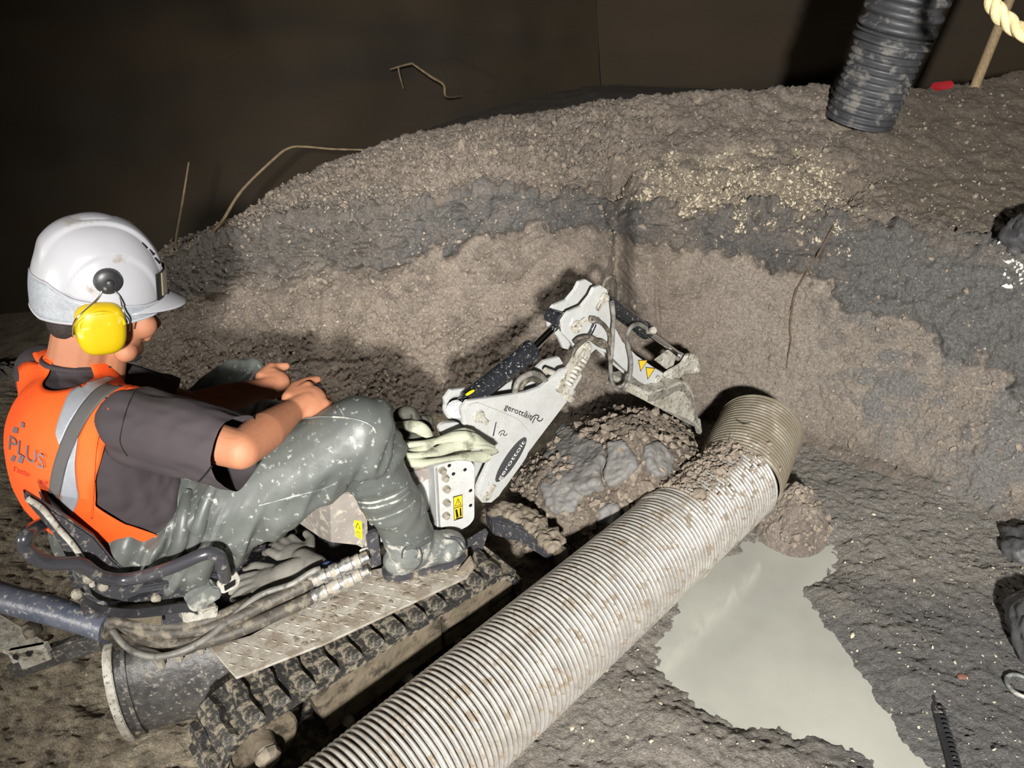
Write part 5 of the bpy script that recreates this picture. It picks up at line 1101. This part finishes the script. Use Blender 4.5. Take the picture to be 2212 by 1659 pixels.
# flare of the right sleeve hanging below the arm
tp += chain([ShR-up*.03, slR-up*.035], [.062, .052])
ts = remesh(join(tp), .006, 4); a = co(ts); nn = nrm(ts); tv = nz(slR-ShR)
fd = ridged(np.stack([a@tv*6, a@np.cross(tv, up)*14, a@up*14], 1), 2); set_co(ts, a+nn*(.006*np.clip(fd, -.6, 1)+.003*fbm(a*12, 2))[:, None])
bm = bmesh.new(); bm.from_mesh(ts); bpy.data.meshes.remove(ts)
for pc, pn, ok in ((slR+tv*.005, tv, rP), (slL+nz(slL-ShL)*.02, nz(slL-ShL), -rP)):
    gsel_ = [f for f in bm.faces if (np.array(f.calc_center_median())-np.array((ShR if ok is rP else ShL)))@nz(pn) > .05 and np.linalg.norm(np.cross(np.array(f.calc_center_median())-np.array((ShR if ok is rP else ShL)), nz(pn))) < .13]
    vs_ = {v for f in gsel_ for v in f.verts}; es_ = {e for f in gsel_ for e in f.edges}
    bmesh.ops.bisect_plane(bm, geom=list(vs_)+list(es_)+gsel_, plane_co=V(pc), plane_no=V(pn), clear_outer=True)
gsel_ = [f for f in bm.faces if np.linalg.norm((np.array(f.calc_center_median())-nb)[:2]) < .12 and f.calc_center_median()[2] > nb[2]-.08]
bmesh.ops.bisect_plane(bm, geom=list({v for f in gsel_ for v in f.verts})+list({e for f in gsel_ for e in f.edges})+gsel_, plane_co=V(nb+up*.034), plane_no=V(nz(up*1.0-fP*.15)), clear_outer=True)
tsm = from_bm(bm, 'shirt', True); shirt = obj('t_shirt', tsm, M['shirt'], person, label='dark brown-black short-sleeved t-shirt')
tsv = BVHTree.FromPolygons([tuple(p) for p in co(tsm)+np.array(person.location)], [tuple(p.vertices) for p in tsm.polygons])
seam([(300, 832), (288, 850), (272, 890), (262, 930), (260, 958), (275, 985)], .001, shirt, 'ink', 'sleeve_seam', tsv)
seam([(494, 925), (480, 965), (455, 1010), (428, 1042)], .002, shirt, 'ink', 'sleeve_hem', tsv)
obj('collar', tube([nb+up*.006+(fP*(math.cos(t)*.066+.006)+rP*math.sin(t)*.067)+up*(.004+.020*-math.cos(t)) for t in np.linspace(0, 2*math.pi, 40)], .006, 8, caps=False), M['shirt'], shirt)
# vest from the torso: rows of rays from outside onto the torso
tm = remesh(join(torso_parts(.004)), .008, 6); tbv = BVHTree.FromPolygons([tuple(p) for p in co(tm)], [tuple(p.vertices) for p in tm.polygons]); bpy.data.meshes.remove(tm)
c_lo, c_hi = pel+up*.06, chest+up*.03
def torso_pt(th, v, lift):
    dh = fP*math.cos(th)+rP*math.sin(th)
    if v < .66: c_ = c_lo*(1-v/.66)+c_hi*(v/.66); d_ = dh
    else: e = (v-.66)/.34*math.radians(75); c_ = c_hi; d_ = dh*math.cos(e)+up*math.sin(e)
    h_ = tbv.ray_cast(V(c_+d_*.7), V(-d_))[0]
    return None if h_ is None else np.array(h_)+d_*lift
def vest_panel(c_th, dl, dr, nv=60, nu=50):
    g = []
    for v in np.linspace(0, 1, nv):
        row = []
        for u in np.linspace(-1, 1, nu):
            th = c_th+math.radians((dl(v) if u < 0 else dr(v))*u); p = torso_pt(th, v, .010+.004*math.sin(th*9+v*4)*(1-v)); row.append(p)
        g.append(row)
    g = np.array(g)
    for _ in range(3): g[1:-1, 1:-1] = .2*g[1:-1, 1:-1]+.2*(g[:-2, 1:-1]+g[2:, 1:-1]+g[1:-1, :-2]+g[1:-1, 2:])
    return g
dv = lambda v: float(np.interp(v, [0, .15, .35, .6, .72, .82, .9, 1], [80, 76, 66, 60, 66, 80, 90, 90]))
bg = vest_panel(math.pi, dv, dv); fg = vest_panel(0, dv, dv)
def solid(g, th=.003):
    m = grid_mesh(g); o_ = bpy.data.objects.new('x', m); C.objects.link(o_); s_ = o_.modifiers.new('s', 'SOLIDIFY'); s_.thickness = th; s_.offset = 0
    mm = bpy.data.meshes.new_from_object(o_.evaluated_get(bpy.context.evaluated_depsgraph_get())); bpy.data.objects.remove(o_); mm.polygons.foreach_set('use_smooth', [True]*len(mm.polygons)); return mm
vest = obj('vest_back', solid(bg), M['orange'], person, label='orange high-visibility vest back with grey lettering'); obj('vest_front', solid(fg), M['orange'], person)
def gb(g): n, k = g.shape[:2]; return [tuple(p) for p in g.reshape(-1, 3)], [(i*k+j, i*k+j+1, (i+1)*k+j+1, (i+1)*k+j) for i in range(n-1) for j in range(k-1)]
v1_, f1_ = gb(bg); v2_, f2_ = gb(fg); vbv = BVHTree.FromPolygons(v1_+v2_, f1_+[tuple(i+len(v1_) for i in f) for f in f2_])
def band(name, L_, R_e, mat, lift=.004, n=44, k=7, par=vest):
    A, Bq = crs(np.array(L_, float), n), crs(np.array(R_e, float), n); g = []
    for a_, b_ in zip(A, Bq):
        row = [hit(vbv, *(a_*(1-t)+b_*t), lift) for t in np.linspace(0, 1, k)]
        if all(x is not None for x in row): g.append(row)
    if len(g) > 3: obj(name, solid(np.array(g), .002), M[mat], par)
band('grey_band', [(250, 817), (205, 842), (165, 890), (134, 950), (114, 1010), (106, 1060), (107, 1086)], [(283, 826), (236, 851), (198, 892), (168, 945), (145, 1000), (133, 1050), (124, 1092)], 'bandgrey', .0055)
band('reflective_strip', [(232, 813), (185, 828), (152, 846), (136, 880), (124, 915), (120, 935)], [(250, 818), (208, 842), (174, 880), (150, 915), (134, 950), (128, 962)], 'silver')
band('reflective_strip', [(166, 946), (146, 1000), (134, 1050), (129, 1085), (123, 1104)], [(170, 935), (162, 1000), (166, 1050), (169, 1078), (152, 1120)], 'silver')
band('vest_piping', [(300, 828), (252, 852), (222, 900), (206, 960), (200, 1040), (196, 1120)], [(304, 829), (256, 854), (226, 902), (210, 961), (204, 1041), (200, 1121)], 'orange', .006, k=3)
def vtext(s_, o_, ex, eyv, mat, lift, name='lettering'):
    def fn(u, v):
        h_ = hit(vbv, o_[0]+ex[0]*u+eyv[0]*v, o_[1]+ex[1]*u+eyv[1]*v, lift); return h_ if h_ is not None else np.array([0, 0, -5.])
    m = text_mesh(s_, fn); a = co(m)
    if a[:, 2].min() < -4:
        bm = bmesh.new(); bm.from_mesh(m); bmesh.ops.delete(bm, geom=[v for v in bm.verts if v.co.z < -4], context='VERTS'); bm.to_mesh(m); bm.free()
    return obj(name, m, M[mat], vest)
vtext('PLUS', (18, 970), (75, 45), (2.5, -31), 'vestgrey', .009); vtext("l'attu", (29, 1018), (32, 12), (1, -11), 'inkred', .009); vtext('cié', (81, 1044), (21, 5), (1, -11), 'inkred', .009)
for q in ([(45, 911), (52, 914), (51, 925), (44, 923)], [(29, 922), (39, 925), (37, 937), (26, 934)], [(27, 983), (34, 986), (30, 998), (22, 994)], [(41, 986), (51, 989), (47, 1002), (37, 998)]):
    P_ = [hit(vbv, *p, .008) for p in q]
    if all(x is not None for x in P_): obj('square_mark', newmesh('sq', P_, [(0, 1, 2, 3)]), M['vestgrey'], vest)
# helmet
HB = D(216, 638, 1.63); aF, bS, hU = .125, .104, .165
hs1 = as_fr(HB, HA)[1]
def shell_pt(th, ph, off=0.):
    c_, s_ = math.cos(ph)**.80, math.sin(ph)**.92 if ph > 0 else 0
    x_ = aF*math.cos(th)*c_; y_ = bS*math.sin(th)*c_; z_ = hU*s_
    d_ = off
    rid = (1-float(sst(.030, .038, abs(y_))))*(float(sst(-.11, -.09, x_)))*float(sst(.03, .08, z_)); d_ += .006*rid
    arch = 1-float(sst(.93, 1.0, math.hypot((x_-.012)/.098, (z_+.01)/.125))); d_ -= .0035*arch*float(sst(.04, .06, abs(y_)))
    n_ = nz(np.array([math.cos(th)*c_/aF, math.sin(th)*c_/bS, s_/hU])+1e-9)
    q = np.array([x_, y_, z_])+n_*d_; return HB+fHd*q[0]+rH*q[1]+uH*q[2]
nt_, np_ = 120, 56
g = np.array([[shell_pt(t, p) for t in np.linspace(0, 2*math.pi, nt_)] for p in np.linspace(0, math.pi/2-.001, np_)])
helm = obj('helmet', solid(g, .003), M['helmet'], person, label='white safety helmet with grey reflective lower band')
v_, f_ = gb(g); hbv = BVHTree.FromPolygons(v_, f_)
# lower grey band, taller at the nape
def low_z(th): a_ = abs(math.degrees(th) % 360-180); return float(np.interp(a_, [0, 35, 60, 90, 125, 180], [.062, .055, .028, .014, .002, .0]))
def low_b(th): a_ = abs(math.degrees(th) % 360-180); return float(np.interp(a_, [0, 25, 60, 95, 130, 180], [-.008, -.022, -.022, -.026, -.022, -.008]))
gl = []
for k in range(9):
    row = []
    for t in np.linspace(0, 2*math.pi, nt_):
        z_ = low_b(t)+(low_z(t)-low_b(t))*k/8; cc_ = 1.0 if z_ <= 0 else math.cos(math.asin(min(.999, (z_/hU)**(1/.92))))**.8
        fl_ = 1+.03*max(0, -z_/.03); row.append(HB+fHd*(aF*math.cos(t)*cc_*fl_+.0025*math.cos(t))+rH*(bS*math.sin(t)*cc_*fl_+.0025*math.sin(t))+uH*z_)
    gl.append(row)
obj('reflective_band', solid(np.array(gl), .003), M['helmetgrey'], helm)
obj('band_edge', tube(gl[0], .0028, 6, caps=False), M['helmet'], helm); obj('band_edge', tube(gl[8], .0022, 6, caps=False), M['helmet'], helm)
bgd = []
for k in range(8):
    row = []
    for t in np.linspace(-1.25, 1.25, 40):
        ext = .046*math.cos(t/1.25*math.pi/2)**.7*k/7; row.append(HB+fHd*(aF*math.cos(t)+ext)+rH*(bS*math.sin(t)*(1+.04*k/7))+uH*(-.006-.016*(k/7)*math.cos(t)+.012*(1-abs(t)/1.25)*(1-k/7)))
    bgd.append(row)
obj('brim', solid(np.array(bgd), .005), M['helmet'], helm)
rg_ = [];
for k, xf in enumerate(np.linspace(-.075, .125, 26)):
    zz_ = hU*math.sqrt(max(0, 1-(xf/aF)**2))**1.0
    rg_.append([HB+fHd*xf+rH*y_+uH*((zz_**1)*(1-(y_/bS)**2*.55)+.0075-(.006 if abs(y_) > .026 else 0)) for y_ in np.linspace(-.030, .030, 11)])
obj('crown_ridge', solid(np.array(rg_), .008), M['helmet'], helm)
for p in ((308, 527), (324, 541), (336, 559)):
    h_ = hit(hbv, *p, .0); h2_ = hit(hbv, p[0]+8, p[1]+9, .0)
    if h_ is not None and h2_ is not None: obj('vent_slot', tube([h_+(h_-h2_)*.3, h2_], [.0025, .0038], 8), M['ink'], helm)
vz = [HB+fHd*(aF+.006)*math.cos(t)+rH*(bS+.006)*math.sin(t)+uH*(.035) for t in np.linspace(-.55, .55, 24)]
obj('visor', ribbon(vz, uH, .05, .003), M['visor'], helm); obj('visor_trim', ribbon([HB+fHd*(aF+.002)*math.cos(t)+rH*(bS+.003)*math.sin(t)+uH*.03 for t in np.linspace(-.68, .68, 24)], uH, .062, .003), M['ink'], helm)
# ear muff with its mount
mc = hit(hbv, 232, 606, -.004); md = nz(mc-HB-uH*((mc-HB)@uH)); md = nz(rH*.9+md*.3)
mt = obj('muff_mount', lathe(mc, md, [(0, .026), (.004, .027), (.012, .025), (.016, .02), (.017, .008), (.022, .007), (.022, 0)], 26), M['blackplastic'], helm)
obj('mount_screw', lathe(mc+md*.018, md, [(0, .0055), (.006, .005), (.007, 0)], 10), M['wire'], helm)
cupc = HS(216, 705, .088)
def cup(name, c_, prof, mat):
    vs = []; fs = []; n = 36
    for (h_, sx, sz) in prof:
        for j in range(n):
            t = 2*math.pi*j/n; c2, s2 = math.cos(t), math.sin(t); e = .62
            lo = 1-.10*max(0, -s2); vs.append(c_+rH*h_+fHd*sx*lo*math.copysign(abs(c2)**e, c2)+uH*sz*math.copysign(abs(s2)**e, s2))
    for i in range(len(prof)-1):
        for j in range(n): j2 = (j+1) % n; fs.append((i*n+j, i*n+j2, (i+1)*n+j2, (i+1)*n+j))
    fs += [tuple(range(n-1, -1, -1)), tuple((len(prof)-1)*n+j for j in range(n))]
    m = newmesh(name, vs, fs, True); m.set_sharp_from_angle(angle=math.radians(55)); return obj(name, m, M[mat], person)
for sg_ in (1, -1):
    c_ = cupc if sg_ > 0 else HS(216, 705, -.088)
    prof = [(-.004, .044, .052), (.0, .047, .056), (.020, .046, .055), (.030, .042, .050), (.036, .034, .041), (.038, .020, .026), (.0385, .002, .002)]
    if sg_ < 0: prof = [(-h_, a_, b_) for (h_, a_, b_) in prof]
    cu_ = cup('ear_muff', c_, prof, 'yellow'); cu_['label'] = 'yellow ear muff cup' if sg_ > 0 else 'other yellow ear muff cup'
    cs = cup('muff_cushion', c_, [(-.024*sg_, .036, .044), (-.022*sg_, .040, .048), (-.006*sg_, .040, .049), (-.003*sg_, .036, .045)], 'blackplastic'); cs.parent = cu_
    if sg_ > 0:
        cr_ = c_+rH*.034; obj('cup_ridge', tube([cr_+fHd*.040*math.cos(t)+uH*(.012+.030*math.sin(t))-rH*.004*abs(math.cos(t)) for t in np.linspace(0, math.pi, 20)], .004, 8), M['yellow'], cu_)
        for s2, wv in ((-1, -.012), (1, .004)):
            obj('muff_wire', tube([mc+md*.012+fHd*wv-uH*.012, mc+md*.018+fHd*(wv+s2*.012)-uH*.030, c_+rH*.036+fHd*s2*.040+uH*.040, c_+rH*.026+fHd*s2*.051+uH*.018, c_+rH*.012+fHd*s2*.052-uH*.012], .0016, 6, 26), M['wire'], cu_)
obj('chin_strap', tube([HS(146, 652)+rH*.06, HS(150, 668)+rH*.065, HS(160, 690)+rH*.065], .005, 8, 12), M['blackplastic'], helm)
obj('chin_strap', tube([HS(250, 752)+rH*.05, HS(275, 758)+rH*.045, HS(292, 757)+rH*.03], .008, 8, 12), M['blackplastic'], helm)
# control levers in the fists
for k_, w_, lab in ((knR, wrR, 'r'), (knL, wrL, 'l')):
    h_ = nz(k_-w_); p0 = k_-camv(k_)*.022+h_*.004; q = p0+fP*.03-up*.28
    obj('control_lever', tube([q, p0-up*.05, p0+up*.02], [.007, .008, .008], 10), M['blackplastic'], exc)
